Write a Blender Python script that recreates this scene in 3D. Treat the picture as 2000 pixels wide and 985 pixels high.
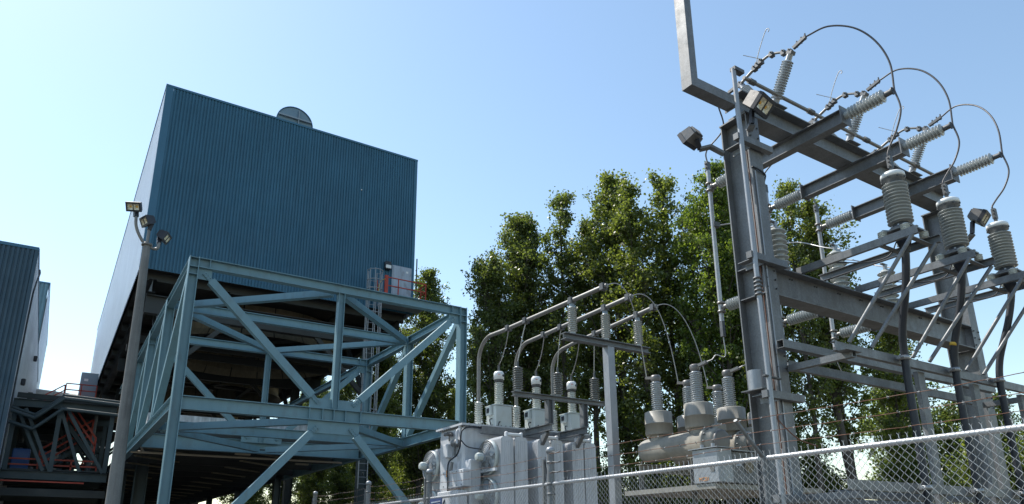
import bpy, math, random
import numpy as np
from mathutils import Vector, Matrix
R = math.radians
for o in list(bpy.data.objects):
    bpy.data.objects.remove(o)
scene = bpy.context.scene
COL = scene.collection

# ---------------------------------------------------------------- camera
# world axes: x runs along the fronts of the buildings (to the right), y along the fence (away), z up
TILT, ROLL, YAW, EYE = R(16.44), R(-0.53), R(56.90), 1.6
fw = Vector((math.cos(YAW)*math.cos(TILT), math.sin(YAW)*math.cos(TILT), math.sin(TILT)))
rt = Vector((math.sin(YAW), -math.cos(YAW), 0.0))
up = rt.cross(fw)
rr = rt*math.cos(ROLL) + up*math.sin(ROLL)
uu = up*math.cos(ROLL) - rt*math.sin(ROLL)
cam_d = bpy.data.cameras.new('camera')
cam = bpy.data.objects.new('camera', cam_d)
COL.objects.link(cam)
cam.matrix_world = Matrix(((rr.x, uu.x, -fw.x, 0.0), (rr.y, uu.y, -fw.y, 0.0), (rr.z, uu.z, -fw.z, EYE), (0, 0, 0, 1)))
cam_d.sensor_fit = 'HORIZONTAL'
cam_d.sensor_width = 36.0
cam_d.lens = 24.707
cam_d.shift_y = 0.0801
cam_d.clip_start = 0.1
cam_d.clip_end = 5000.0
scene.camera = cam

# ---------------------------------------------------------------- sky, sun, exposure
SUN = Vector((-0.25, 0.53, 0.81)).normalized()      # direction towards the sun
sun_el = math.asin(SUN.z)
sun_az = math.atan2(SUN.x, SUN.y)                   # clockwise from +y
world = bpy.data.worlds.new('World')
scene.world = world
world.use_nodes = True
wn = world.node_tree
for n in list(wn.nodes):
    wn.nodes.remove(n)
w_out = wn.nodes.new('ShaderNodeOutputWorld')
w_bg = wn.nodes.new('ShaderNodeBackground')
w_sky = wn.nodes.new('ShaderNodeTexSky')
w_sky.sky_type = 'NISHITA'
w_sky.sun_disc = False
w_sky.sun_elevation = sun_el
w_sky.sun_rotation = sun_az
w_sky.altitude = 0.0
w_sky.air_density = 1.3
w_sky.dust_density = 0.38
w_sky.ozone_density = 3.0
w_bg.inputs['Strength'].default_value = 0.148
w_tint = wn.nodes.new('ShaderNodeMix')                # colour grade multiplied into the sky light: slightly less blue all over
w_tint.data_type = 'RGBA'; w_tint.blend_type = 'MULTIPLY'; w_tint.inputs[0].default_value = 1.0
w_tint.inputs[7].default_value = (1.08, 1.04, 0.94, 1.0)
wn.links.new(w_sky.outputs['Color'], w_tint.inputs[6])
wn.links.new(w_tint.outputs[2], w_bg.inputs['Color'])
wn.links.new(w_bg.outputs['Background'], w_out.inputs['Surface'])
sun_d = bpy.data.lights.new('sun', 'SUN')
sun_d.energy = 4.6
sun_d.angle = R(0.53)
sun_d.color = (1.0, 0.95, 0.87)
sun_o = bpy.data.objects.new('sun', sun_d)
COL.objects.link(sun_o)
sun_o.location = (0, 0, 60)
sun_o.rotation_euler = (-SUN).to_track_quat('-Z', 'Y').to_euler()
scene.view_settings.view_transform = 'Standard'
scene.view_settings.look = 'None'
scene.view_settings.gamma = 1.0
scene.view_settings.exposure = 0.60
scene.view_settings.use_curve_mapping = False
scene.cycles.max_bounces = 8
scene.cycles.transparent_max_bounces = 8

# ---------------------------------------------------------------- materials
MATS = {}
def mat(name, col, rough=0.6, metal=0.0, var=0.12, scale=3.0, streak=0.0, fine=0.0, bump=0.0, bscale=60.0, dirt=None, dirt_amt=0.0, spec=0.5, coat=0.0):
    """procedural paint / metal: base colour with cloudy variation, vertical streaks, fine spangle and a second stain colour"""
    m = bpy.data.materials.new(name)
    m.use_nodes = True
    nt = m.node_tree
    N, L = nt.nodes, nt.links
    b = N['Principled BSDF']
    b.inputs['Roughness'].default_value = rough
    b.inputs['Metallic'].default_value = metal
    b.inputs['Specular IOR Level'].default_value = spec
    b.inputs['Coat Weight'].default_value = coat
    tc = N.new('ShaderNodeTexCoord')
    def noise(sc, det, sx=1.0, sy=1.0, sz=1.0, w=0.0):
        mp = N.new('ShaderNodeMapping'); mp.inputs['Scale'].default_value = (sx, sy, sz); mp.inputs['Location'].default_value = (w, w*1.7, w*0.3)
        nz = N.new('ShaderNodeTexNoise'); nz.inputs['Scale'].default_value = sc; nz.inputs['Detail'].default_value = det; nz.inputs['Roughness'].default_value = 0.6
        L.new(tc.outputs['Object'], mp.inputs['Vector']); L.new(mp.outputs['Vector'], nz.inputs['Vector'])
        return nz.outputs['Fac']
    def rng(sock, a, c, lo, hi):
        r = N.new('ShaderNodeMapRange'); r.inputs['From Min'].default_value = a; r.inputs['From Max'].default_value = c
        r.inputs['To Min'].default_value = lo; r.inputs['To Max'].default_value = hi
        L.new(sock, r.inputs['Value']); return r.outputs['Result']
    def mul(a, c):
        k = N.new('ShaderNodeMath'); k.operation = 'MULTIPLY'; L.new(a, k.inputs[0]); L.new(c, k.inputs[1]); return k.outputs[0]
    f = rng(noise(scale, 5), 0.3, 0.7, 1.0 - var, 1.0 + var)
    if streak > 0:
        f = mul(f, rng(noise(9.0, 3, 1.0, 1.0, 0.06, 3.0), 0.35, 0.7, 1.0 + streak*0.4, 1.0 - streak))
    if fine > 0:
        f = mul(f, rng(noise(38.0, 3, w=7.0), 0.3, 0.7, 1.0 - fine, 1.0 + fine))
    mx = N.new('ShaderNodeMix'); mx.data_type = 'RGBA'; mx.blend_type = 'MULTIPLY'; mx.inputs[0].default_value = 1.0
    mx.inputs[6].default_value = (col[0], col[1], col[2], 1)
    L.new(f, mx.inputs[7])
    out = mx.outputs[2]
    if dirt is not None:
        d = N.new('ShaderNodeMix'); d.data_type = 'RGBA'; d.inputs[7].default_value = (dirt[0], dirt[1], dirt[2], 1)
        L.new(out, d.inputs[6])
        L.new(rng(noise(5.0, 8, 1, 1, 0.5, 11.0), 0.52, 0.72, 0.0, dirt_amt), d.inputs[0])
        out = d.outputs[2]
    L.new(out, b.inputs['Base Color'])
    L.new(rng(noise(scale*2.5, 4, w=5.0), 0.3, 0.7, max(0.03, rough - 0.1), min(1.0, rough + 0.1)), b.inputs['Roughness'])
    if bump > 0:
        bp = N.new('ShaderNodeBump'); bp.inputs['Strength'].default_value = bump; bp.inputs['Distance'].default_value = 0.01
        L.new(noise(bscale, 3, w=2.0), bp.inputs['Height']); L.new(bp.outputs['Normal'], b.inputs['Normal'])
    MATS[name] = m
    return m

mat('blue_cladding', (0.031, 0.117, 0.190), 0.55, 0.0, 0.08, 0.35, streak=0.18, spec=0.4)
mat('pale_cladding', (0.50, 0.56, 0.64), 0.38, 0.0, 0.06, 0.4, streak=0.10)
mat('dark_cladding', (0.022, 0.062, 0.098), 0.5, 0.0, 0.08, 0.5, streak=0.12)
mat('blue_trim', (0.035, 0.13, 0.215), 0.5, 0.0, 0.05, 1.0)
mat('teal_steel', (0.140, 0.255, 0.305), 0.5, 0.0, 0.07, 0.8, streak=0.06, dirt=(0.10, 0.11, 0.105), dirt_amt=0.34)
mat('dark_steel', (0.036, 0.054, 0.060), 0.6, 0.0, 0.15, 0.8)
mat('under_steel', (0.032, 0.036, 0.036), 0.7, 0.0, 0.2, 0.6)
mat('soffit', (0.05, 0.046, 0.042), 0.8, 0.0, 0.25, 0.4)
mat('galvanised', (0.165, 0.174, 0.182), 0.52, 0.25, 0.16, 2.2, streak=0.16, fine=0.18, bump=0.08, dirt=(0.12, 0.115, 0.105), dirt_amt=0.4)
mat('galvanised_light', (0.30, 0.32, 0.345), 0.45, 0.35, 0.08, 3.0, fine=0.05, dirt=(0.25, 0.24, 0.22), dirt_amt=0.2)
mat('fence_wire', (0.36, 0.375, 0.385), 0.40, 0.4, 0.08, 6.0)
mat('rail_steel', (0.46, 0.47, 0.49), 0.40, 0.3, 0.06, 4.0, fine=0.05)
mat('rusty_wire', (0.155, 0.070, 0.042), 0.8, 0.1, 0.35, 14.0, dirt=(0.34, 0.31, 0.28), dirt_amt=0.4)
mat('porcelain_grey', (0.39, 0.41, 0.40), 0.22, 0.0, 0.05, 4.0, coat=0.2)
mat('porcelain_dark', (0.20, 0.215, 0.22), 0.3, 0.0, 0.08, 4.0)
mat('porcelain_pale', (0.60, 0.63, 0.60), 0.25, 0.0, 0.04, 4.0)
mat('porcelain_blue', (0.40, 0.435, 0.465), 0.18, 0.0, 0.05, 4.0, coat=0.3)
mat('cast_metal', (0.11, 0.115, 0.12), 0.55, 0.5, 0.2, 10.0)
mat('aluminium', (0.30, 0.31, 0.32), 0.38, 0.55, 0.06, 4.0)
mat('bus_metal', (0.19, 0.185, 0.175), 0.45, 0.35, 0.10, 4.0, dirt=(0.16, 0.15, 0.14), dirt_amt=0.4)
mat('copper_wire', (0.085, 0.082, 0.085), 0.5, 0.4, 0.1, 6.0)
mat('bare_wire', (0.40, 0.40, 0.40), 0.4, 0.5, 0.1, 6.0)
mat('black_rubber', (0.018, 0.022, 0.030), 0.5, 0.0, 0.15, 4.0)
mat('black_box', (0.022, 0.026, 0.036), 0.5, 0.0, 0.1, 5.0)
mat('bronze_box', (0.16, 0.155, 0.15), 0.4, 0.3, 0.06, 5.0)
mat('white_paint', (0.56, 0.58, 0.61), 0.40, 0.0, 0.05, 2.0, streak=0.14, dirt=(0.30, 0.27, 0.22), dirt_amt=0.30)
mat('cap_white', (0.74, 0.76, 0.76), 0.35, 0.0, 0.04, 3.0)
mat('pale_green_paint', (0.50, 0.55, 0.54), 0.4, 0.0, 0.05, 2.0, dirt=(0.30, 0.27, 0.2), dirt_amt=0.2)
mat('beige_paint', (0.275, 0.263, 0.232), 0.5, 0.0, 0.08, 2.0, streak=0.12, dirt=(0.17, 0.155, 0.125), dirt_amt=0.45)
mat('red_paint', (0.42, 0.045, 0.022), 0.5, 0.0, 0.15, 2.0)
mat('yellow_paint', (0.62, 0.40, 0.05), 0.5, 0.0, 0.1, 4.0)
mat('concrete', (0.17, 0.17, 0.165), 0.85, 0.0, 0.20, 1.5, streak=0.35, fine=0.08, bump=0.15)
mat('pale_concrete', (0.55, 0.57, 0.60), 0.7, 0.0, 0.22, 1.2, streak=0.35, dirt=(0.25, 0.25, 0.26), dirt_amt=0.6)
mat('tan_panel', (0.22, 0.185, 0.125), 0.7, 0.0, 0.15, 0.8, streak=0.2)
mat('beige_pipe', (0.42, 0.37, 0.28), 0.5, 0.0, 0.1, 1.0)
mat('door_paint', (0.36, 0.42, 0.50), 0.4, 0.0, 0.08, 1.5, streak=0.15, dirt=(0.14, 0.10, 0.08), dirt_amt=0.6)
mat('duct_paint', (0.15, 0.24, 0.31), 0.5, 0.0, 0.06, 1.0)
mat('grey_cabinet', (0.24, 0.30, 0.35), 0.5, 0.0, 0.06, 1.0)
mat('cobalt_box', (0.02, 0.09, 0.30), 0.5, 0.0, 0.06, 1.0)
mat('sign_blue', (0.035, 0.06, 0.16), 0.5, 0.0, 0.1, 10.0)
mat('sticker_white', (0.75, 0.75, 0.74), 0.6, 0.0, 0.05, 10.0)
mat('orange', (0.62, 0.24, 0.03), 0.5, 0.0, 0.05, 10.0)
mat('red_mark', (0.5, 0.03, 0.03), 0.5, 0.0, 0.05, 10.0)
mat('lens', (0.72, 0.68, 0.52), 0.12, 0.0, 0.30, 40.0, fine=0.35, coat=0.6)
mat('lens_chip', (0.75, 0.42, 0.06), 0.3)
mat('bark', (0.075, 0.066, 0.055), 0.9, 0.0, 0.3, 5.0, bump=0.5, bscale=20.0)
mat('gravel', (0.100, 0.086, 0.066), 0.95, 0.0, 0.2, 0.4, fine=0.3, bump=0.6, bscale=25.0)
mat('asphalt', (0.055, 0.055, 0.055), 0.9, 0.0, 0.2, 0.5, fine=0.2)
mat('tarp_grey', (0.30, 0.30, 0.30), 0.7, 0.0, 0.15, 1.0)

def leaf_mat(name, c1, c2, trans):
    m = bpy.data.materials.new(name); m.use_nodes = True
    nt = m.node_tree; N, L = nt.nodes, nt.links
    for n in list(N): N.remove(n)
    out = N.new('ShaderNodeOutputMaterial')
    geo = N.new('ShaderNodeNewGeometry')
    ramp = N.new('ShaderNodeMix'); ramp.data_type = 'RGBA'
    ramp.inputs[6].default_value = (*c1, 1); ramp.inputs[7].default_value = (*c2, 1)
    L.new(geo.outputs['Random Per Island'], ramp.inputs[0])
    df = N.new('ShaderNodeBsdfPrincipled')
    df.inputs['Roughness'].default_value = 0.36; df.inputs['Specular IOR Level'].default_value = 0.5
    L.new(ramp.outputs[2], df.inputs['Base Color'])
    hs = N.new('ShaderNodeMix'); hs.data_type = 'RGBA'; hs.blend_type = 'MULTIPLY'; hs.inputs[0].default_value = 1.0
    hs.inputs[7].default_value = (1.75, 1.75, 0.72, 1)
    L.new(ramp.outputs[2], hs.inputs[6])
    tr = N.new('ShaderNodeBsdfTranslucent'); L.new(hs.outputs[2], tr.inputs['Color'])
    ms = N.new('ShaderNodeMixShader'); ms.inputs[0].default_value = trans
    L.new(df.outputs[0], ms.inputs[1]); L.new(tr.outputs[0], ms.inputs[2]); L.new(ms.outputs[0], out.inputs['Surface'])
    MATS[name] = m
leaf_mat('leaf_cottonwood', (0.060, 0.086, 0.026), (0.168, 0.200, 0.066), 0.55)
leaf_mat('leaf_deep', (0.052, 0.076, 0.028), (0.145, 0.178, 0.062), 0.54)
leaf_mat('leaf_fresh', (0.066, 0.108, 0.024), (0.145, 0.195, 0.046), 0.54)

# ---------------------------------------------------------------- mesh helpers
def V3(p): return Vector((float(p[0]), float(p[1]), float(p[2])))
def frame(d, upv=None):
    d = d.normalized()
    u0 = V3(upv) if upv is not None else Vector((0, 0, 1))
    if abs(d.dot(u0.normalized())) > 0.995:
        u0 = Vector((0, 1, 0)) if abs(d.y) < 0.9 else Vector((1, 0, 0))
    s = d.cross(u0).normalized()
    return s, s.cross(d).normalized()

class MB:
    def __init__(self): self.v = []; self.f = []; self.sm = []
    def add(self, vs, fs, smooth=False):
        k = len(self.v)
        self.v += [tuple(p) for p in vs]
        self.f += [tuple(i + k for i in f) for f in fs]
        self.sm += [smooth]*len(fs)
        return self
    def box(self, a, b):
        x0, y0, z0 = (min(a[i], b[i]) for i in range(3)); x1, y1, z1 = (max(a[i], b[i]) for i in range(3))
        return self.add([(x0,y0,z0),(x1,y0,z0),(x1,y1,z0),(x0,y1,z0),(x0,y0,z1),(x1,y0,z1),(x1,y1,z1),(x0,y1,z1)],
                        [(0,3,2,1),(4,5,6,7),(0,1,5,4),(1,2,6,5),(2,3,7,6),(3,0,4,7)])
    def bbox(self, a, b, c=0.01):
        """box with chamfered edges"""
        x0, y0, z0 = (min(a[i], b[i]) for i in range(3)); x1, y1, z1 = (max(a[i], b[i]) for i in range(3))
        vs = []; X = (x0, x1); Y = (y0, y1); Z = (z0, z1)
        idx = {}
        for i in (0,1):
            for j in (0,1):
                for k in (0,1):
                    sx = 1 - 2*i; sy = 1 - 2*j; sz = 1 - 2*k
                    idx[i,j,k,0] = len(vs); vs.append((X[i], Y[j] + sy*c, Z[k] + sz*c))
                    idx[i,j,k,1] = len(vs); vs.append((X[i] + sx*c, Y[j], Z[k] + sz*c))
                    idx[i,j,k,2] = len(vs); vs.append((X[i] + sx*c, Y[j] + sy*c, Z[k]))
        q = idx; fs = []
        for s in (0,1):
            a_ = [q[s,0,0,0], q[s,1,0,0], q[s,1,1,0], q[s,0,1,0]]; fs.append(tuple(a_ if s else a_[::-1]))
            a_ = [q[0,s,0,1], q[1,s,0,1], q[1,s,1,1], q[0,s,1,1]]; fs.append(tuple(a_[::-1] if s else a_))
            a_ = [q[0,0,s,2], q[1,0,s,2], q[1,1,s,2], q[0,1,s,2]]; fs.append(tuple(a_ if s else a_[::-1]))
        for i in (0,1):
            for j in (0,1):
                fs.append((q[i,j,0,0], q[i,j,1,0], q[i,j,1,1], q[i,j,0,1]))
                fs.append((q[i,0,j,0], q[i,1,j,0], q[i,1,j,2], q[i,0,j,2]))
                fs.append((q[0,i,j,1], q[1,i,j,1], q[1,i,j,2], q[0,i,j,2]))
                for k in (0,1): fs.append((q[i,j,k,0], q[i,j,k,1], q[i,j,k,2]))
        return self.add(vs, fs)
    def bar(self, p, q, w, h, upv=None):
        """rectangular bar from p to q; w across, h along up"""
        p, q = V3(p), V3(q); s, u = frame(q - p, upv)
        vs = []
        for c in (p, q):
            for a, b in ((-1,-1),(1,-1),(1,1),(-1,1)): vs.append(c + s*(a*w/2) + u*(b*h/2))
        return self.add(vs, [(3,2,1,0),(4,5,6,7),(0,1,5,4),(1,2,6,5),(2,3,7,6),(3,0,4,7)])
    def prism(self, p, q, prof, upv=None):
        """extrude a closed 2-d profile (side, up) from p to q"""
        p, q = V3(p), V3(q); s, u = frame(q - p, upv); n = len(prof)
        vs = [c + s*a + u*b for c in (p, q) for a, b in prof]
        fs = [(i, (i+1) % n, n + (i+1) % n, n + i) for i in range(n)]
        fs += [tuple(range(n))[::-1], tuple(range(n, 2*n))]
        return self.add(vs, fs)
    def ibeam(self, p, q, h, b, tf=0.016, tw=0.012, upv=None):
        H, B, w = h/2, b/2, tw/2
        for pr in ([(-B,H-tf),(B,H-tf),(B,H),(-B,H)], [(-B,-H),(B,-H),(B,-H+tf),(-B,-H+tf)], [(-w,-H+tf),(w,-H+tf),(w,H-tf),(-w,H-tf)]):
            self.prism(p, q, pr, upv)
        return self
    def channel(self, p, q, h, b, t=0.012, upv=None, flip=1):
        H = h/2
        pr = [(0,-H),(b,-H),(b,-H+t),(t,-H+t),(t,H-t),(b,H-t),(b,H),(0,H)]
        pr = [(a*flip, c) for a, c in pr]
        return self.prism(p, q, pr, upv)
    def angle(self, p, q, a, t=0.01, upv=None, flip=1):
        pr = [(0,0),(a*flip,0),(a*flip,t),(t*flip,t),(t*flip,a),(0,a)]
        return self.prism(p, q, pr, upv)
    def htube(self, p, q, w, h, t=0.008, upv=None):
        """hollow rectangular tube with open ends"""
        p, q = V3(p), V3(q); s, u = frame(q - p, upv); vs = []
        for c in (p, q):
            for k in (0, t):
                for a, b in ((-1,-1),(1,-1),(1,1),(-1,1)): vs.append(c + s*(a*(w/2-k)) + u*(b*(h/2-k)))
        fs = []
        for i in range(4):
            j = (i+1) % 4
            fs += [(i, j, 8+j, 8+i), (4+j, 4+i, 12+i, 12+j), (j, i, 4+i, 4+j), (8+i, 8+j, 12+j, 12+i)]
        return self.add(vs, fs)
    def cyl(self, p, q, r0, r1=None, n=12, caps=True):
        r1 = r0 if r1 is None else r1
        p, q = V3(p), V3(q); s, u = frame(q - p)
        vs = [c + s*(r*math.cos(2*math.pi*i/n)) + u*(r*math.sin(2*math.pi*i/n)) for c, r in ((p, r0), (q, r1)) for i in range(n)]
        self.add(vs, [(i, (i+1) % n, n + (i+1) % n, n + i) for i in range(n)], True)
        if caps:
            self.add(vs[:n], [tuple(range(n))[::-1]]); self.add(vs[n:], [tuple(range(n))])
        return self
    def lathe(self, prof, p, axis, n=20, smooth=True):
        """prof: list of (distance along axis, radius)"""
        p = V3(p); d = V3(axis).normalized(); s, u = frame(d)
        vs = []; fs = []
        for t, r in prof:
            r = max(r, 1e-4)
            for i in range(n):
                a = 2*math.pi*i/n
                vs.append(p + d*t + s*(r*math.cos(a)) + u*(r*math.sin(a)))
        for k in range(len(prof) - 1):
            for i in range(n):
                j = (i+1) % n
                fs.append((k*n+i, k*n+j, (k+1)*n+j, (k+1)*n+i))
        return self.add(vs, fs, smooth)
    def tube(self, pts, r, n=8, caps=True):
        pts = [V3(p) for p in pts]; vs = []; fs = []
        prev = None
        for k, c in enumerate(pts):
            d = (pts[min(k+1, len(pts)-1)] - pts[max(k-1, 0)]).normalized()
            if prev is None: s, u = frame(d)
            else:
                s = prev - d*prev.dot(d)
                s = s.normalized() if s.length > 1e-5 else frame(d)[0]
                u = s.cross(d)
            prev = s
            rk = r[k] if isinstance(r, (list, tuple)) else r
            for i in range(n):
                a = 2*math.pi*i/n; vs.append(c + s*(rk*math.cos(a)) + u*(rk*math.sin(a)))
        for k in range(len(pts)-1):
            for i in range(n):
                j = (i+1) % n; fs.append((k*n+j, k*n+i, (k+1)*n+i, (k+1)*n+j))
        self.add(vs, fs, True)
        if caps:
            self.add(vs[:n], [tuple(range(n))]); self.add(vs[-n:], [tuple(range(n))[::-1]])
        return self
    def sphere(self, c, r, n=12, m=8, sz=1.0):
        prof = [(-math.cos(math.pi*k/m)*r*sz, math.sin(math.pi*k/m)*r) for k in range(m+1)]
        return self.lathe(prof, c, (0, 0, 1), n)
    def build(self, name, material, parent=None):
        me = bpy.data.meshes.new(name)
        off = parent_origin(parent)
        me.from_pydata([(p[0]-off[0], p[1]-off[1], p[2]-off[2]) for p in self.v], [], self.f)
        me.polygons.foreach_set('use_smooth', self.sm)
        me.materials.append(MATS[material])
        me.update()
        o = bpy.data.objects.new(name, me)
        COL.objects.link(o)
        if parent is not None: o.parent = parent
        return o

ORIGIN = {}
def parent_origin(p):
    while p is not None:
        if p.name in ORIGIN: return ORIGIN[p.name]
        p = p.parent
    return (0.0, 0.0, 0.0)
def thing(name, label, cat, loc, group=None):
    o = bpy.data.objects.new(name, None)
    COL.objects.link(o); o.location = loc; o.empty_display_size = 0.2
    o['label'] = label; o['category'] = cat
    if group: o['group'] = group
    ORIGIN[o.name] = tuple(loc)
    return o
def tag(o, label=None, cat=None, group=None, kind=None):
    if label: o['label'] = label
    if cat: o['category'] = cat
    if group: o['group'] = group
    if kind: o['kind'] = kind
    return o
def bezier(a, b, c, d, n=36):
    a, b, c, d = V3(a), V3(b), V3(c), V3(d)
    return [a*(1-t)**3 + b*(3*t*(1-t)**2) + c*(3*t*t*(1-t)) + d*t**3 for t in (k/n for k in range(n+1))]
def arc(pts, n=24):
    """smooth curve (Catmull-Rom) through the points"""
    P = [V3(p) for p in pts]; P = [P[0]*2 - P[1]] + P + [P[-1]*2 - P[-2]]; out = []
    seg = len(P) - 3; per = max(2, n//seg)
    for i in range(seg):
        a, b, c, d = P[i:i+4]
        for k in range(per):
            t = k/per
            out.append(0.5*((2*b) + (c-a)*t + (2*a-5*b+4*c-d)*t*t + (3*b-a-3*c+d)*t**3))
    out.append(P[-2]); return out
def shed_profile(L, n, rc, rs, t0=0.0, alt=None):
    """profile of a ribbed porcelain insulator of length L with n sheds"""
    pr = [(t0, 0.0), (t0, rc)]; p = L/n
    for i in range(n):
        z = t0 + i*p; r = rs if (alt is None or i % 2 == 0) else alt
        pr += [(z + p*0.14, rc), (z + p*0.20, rc + (r-rc)*0.5), (z + p*0.24, r*0.98), (z + p*0.34, r), (z + p*0.42, r*0.97), (z + p*0.56, rc + (r-rc)*0.45), (z + p*0.78, rc)]
    pr += [(t0 + L, rc), (t0 + L, 0.0)]
    return pr
# ---------------------------------------------------------------- ground
g = MB()
n = 24; S = 1500.0
for i in range(n):
    for j in range(n):
        x0, x1 = -S + 2*S*i/n, -S + 2*S*(i+1)/n; y0, y1 = -S + 2*S*j/n, -S + 2*S*(j+1)/n
        g.add([(x0,y0,0),(x1,y0,0),(x1,y1,0),(x0,y1,0)], [(0,1,2,3)])
tag(g.build('ground', 'gravel'), kind='structure')
tag(MB().box((-3.5, -30, 0.004), (5.2, 60, 0.008)).build('road', 'asphalt'), kind='structure')

def corrugated(m, a, b, z0, z1, pitch, depth, nrm, flat=0.56, edge=0.08):
    """vertical ribbed sheet between plan points a and b; ribs stand out along nrm"""
    a, b = np.array(a, float), np.array(b, float); L = np.linalg.norm(b-a); d = (b-a)/L; nrm = np.array(nrm, float)
    k = int(round(L/pitch)); p = L/k
    prof = []
    for i in range(k):
        s = i*p
        prof += [(s, depth), (s + flat*p, depth), (s + (flat+edge)*p, 0.0), (s + (1-edge)*p, 0.0)]
    prof.append((L, depth))
    vs = []; fs = []
    for s, h in prof:
        q = a + d*s + nrm*h
        vs += [(q[0], q[1], z0), (q[0], q[1], z1)]
    flip = (d[0]*nrm[1] - d[1]*nrm[0]) > 0
    for i in range(len(prof)-1):
        f = (2*i, 2*i+2, 2*i+3, 2*i+1)
        fs.append(f[::-1] if flip else f)
    m.add(vs, fs)

# ---------------------------------------------------------------- elevated condenser building (blue box on legs)
BX0, BX1, BY0, BY1, BZ0, BZ1 = 1.914, 14.132, 30.924, 75.0, 12.57, 21.33
bld = thing('condenser_building', 'tall blue ribbed metal box building raised on legs behind the steel frame', 'building', (8.0, 53.0, 0.0))
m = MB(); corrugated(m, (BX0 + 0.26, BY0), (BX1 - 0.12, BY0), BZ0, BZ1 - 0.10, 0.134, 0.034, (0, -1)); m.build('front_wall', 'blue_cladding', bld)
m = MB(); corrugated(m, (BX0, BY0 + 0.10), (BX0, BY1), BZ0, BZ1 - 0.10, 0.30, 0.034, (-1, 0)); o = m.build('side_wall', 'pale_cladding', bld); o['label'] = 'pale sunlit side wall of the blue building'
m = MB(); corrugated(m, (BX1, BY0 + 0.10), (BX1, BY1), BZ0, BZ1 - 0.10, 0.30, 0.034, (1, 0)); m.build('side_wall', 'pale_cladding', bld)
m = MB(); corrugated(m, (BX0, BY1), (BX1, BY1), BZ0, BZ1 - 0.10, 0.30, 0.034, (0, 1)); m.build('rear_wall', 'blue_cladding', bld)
MB().box((BX0 + 0.05, BY0 + 0.05, BZ1 - 0.35), (BX1 - 0.05, BY1 - 0.05, BZ1 - 0.20)).build('roof', 'dark_cladding', bld)
MB().box((BX0 - 0.045, BY0 - 0.05, BZ0), (BX0 + 0.255, BY0 + 0.06, BZ1 - 0.10)).build('corner_trim', 'blue_trim', bld)
MB().box((BX1 - 0.12, BY0 - 0.05, BZ0), (BX1 + 0.045, BY0 + 0.06, BZ1 - 0.10)).build('corner_trim', 'blue_trim', bld)
m = MB(); m.box((BX0 - 0.06, BY0 - 0.06, BZ1 - 0.10), (BX1 + 0.06, BY0 + 0.04, BZ1)); m.box((BX0 - 0.06, BY1 - 0.04, BZ1 - 0.10), (BX1 + 0.06, BY1 + 0.06, BZ1))
m.box((BX0 - 0.06, BY0 + 0.04, BZ1 - 0.10), (BX0 + 0.04, BY1 - 0.04, BZ1)); m.box((BX1 - 0.04, BY0 + 0.04, BZ1 - 0.10), (BX1 + 0.06, BY1 - 0.04, BZ1)); m.build('eaves_trim', 'blue_trim', bld)
MB().box((BX0 + 0.266, BY0 - 0.022, BZ0), (BX0 + 0.272, BY0 - 0.008, BZ1 - 0.11)).build('trim_gap', 'under_steel', bld)
# steam duct end above the roof edge
duct = MB(); duct.cyl((7.655, BY0 + 0.35, 21.52), (7.655, BY1 - 1, 21.52), 0.86, n=40); duct = duct.build('steam_duct', 'duct_paint', bld)
m = MB(); m.lathe([(0, 0.86), (0, 0.90), (0.10, 0.90), (0.10, 0.86)], (7.655, BY0 + 0.29, 21.52), (0, 1, 0), 40); m.build('rim', 'blue_trim', duct)
MB().lathe([(0, 0.0), (0, 0.86)], (7.655, BY0 + 0.33, 21.52), (0, 1, 0), 40, False).build('end_plate', 'duct_paint', duct)
MB().box((6.86, BY0 + 0.20, 21.73), (8.45, BY0 + 0.33, 21.80)).build('stiffener', 'grey_cabinet', duct)
MB().box((7.80, BY0 + 0.22, 21.45), (7.84, BY0 + 0.33, 22.27)).build('stiffener', 'grey_cabinet', duct)
# underside
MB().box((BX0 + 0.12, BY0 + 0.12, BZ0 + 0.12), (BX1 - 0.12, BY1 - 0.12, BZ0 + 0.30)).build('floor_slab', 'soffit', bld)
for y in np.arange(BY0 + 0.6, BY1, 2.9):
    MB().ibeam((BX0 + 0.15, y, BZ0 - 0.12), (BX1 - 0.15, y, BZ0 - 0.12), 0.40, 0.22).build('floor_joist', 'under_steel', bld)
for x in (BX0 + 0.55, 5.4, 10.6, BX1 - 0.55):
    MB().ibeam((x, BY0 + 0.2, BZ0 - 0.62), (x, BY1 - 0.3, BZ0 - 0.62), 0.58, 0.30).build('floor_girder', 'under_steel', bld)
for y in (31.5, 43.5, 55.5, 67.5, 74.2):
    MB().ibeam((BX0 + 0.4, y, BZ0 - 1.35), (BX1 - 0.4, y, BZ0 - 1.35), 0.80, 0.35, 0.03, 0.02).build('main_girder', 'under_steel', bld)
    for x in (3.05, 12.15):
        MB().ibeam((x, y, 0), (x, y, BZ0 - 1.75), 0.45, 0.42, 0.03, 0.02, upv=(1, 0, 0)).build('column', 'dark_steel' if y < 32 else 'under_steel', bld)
        for s in (-1, 1):
            if 31.4 < y + s*3 < 75:
                MB().bar((x, y + s*0.15, BZ0 - 4.2), (x, y + s*3.2, BZ0 - 0.95), 0.2, 0.2).build('knee_brace', 'under_steel', bld)
        MB().bar((x, y, BZ0 - 4.4), (x + (2.6 if x < 8 else -2.6), y, BZ0 - 1.7), 0.2, 0.2).build('knee_brace', 'under_steel', bld)
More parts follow.
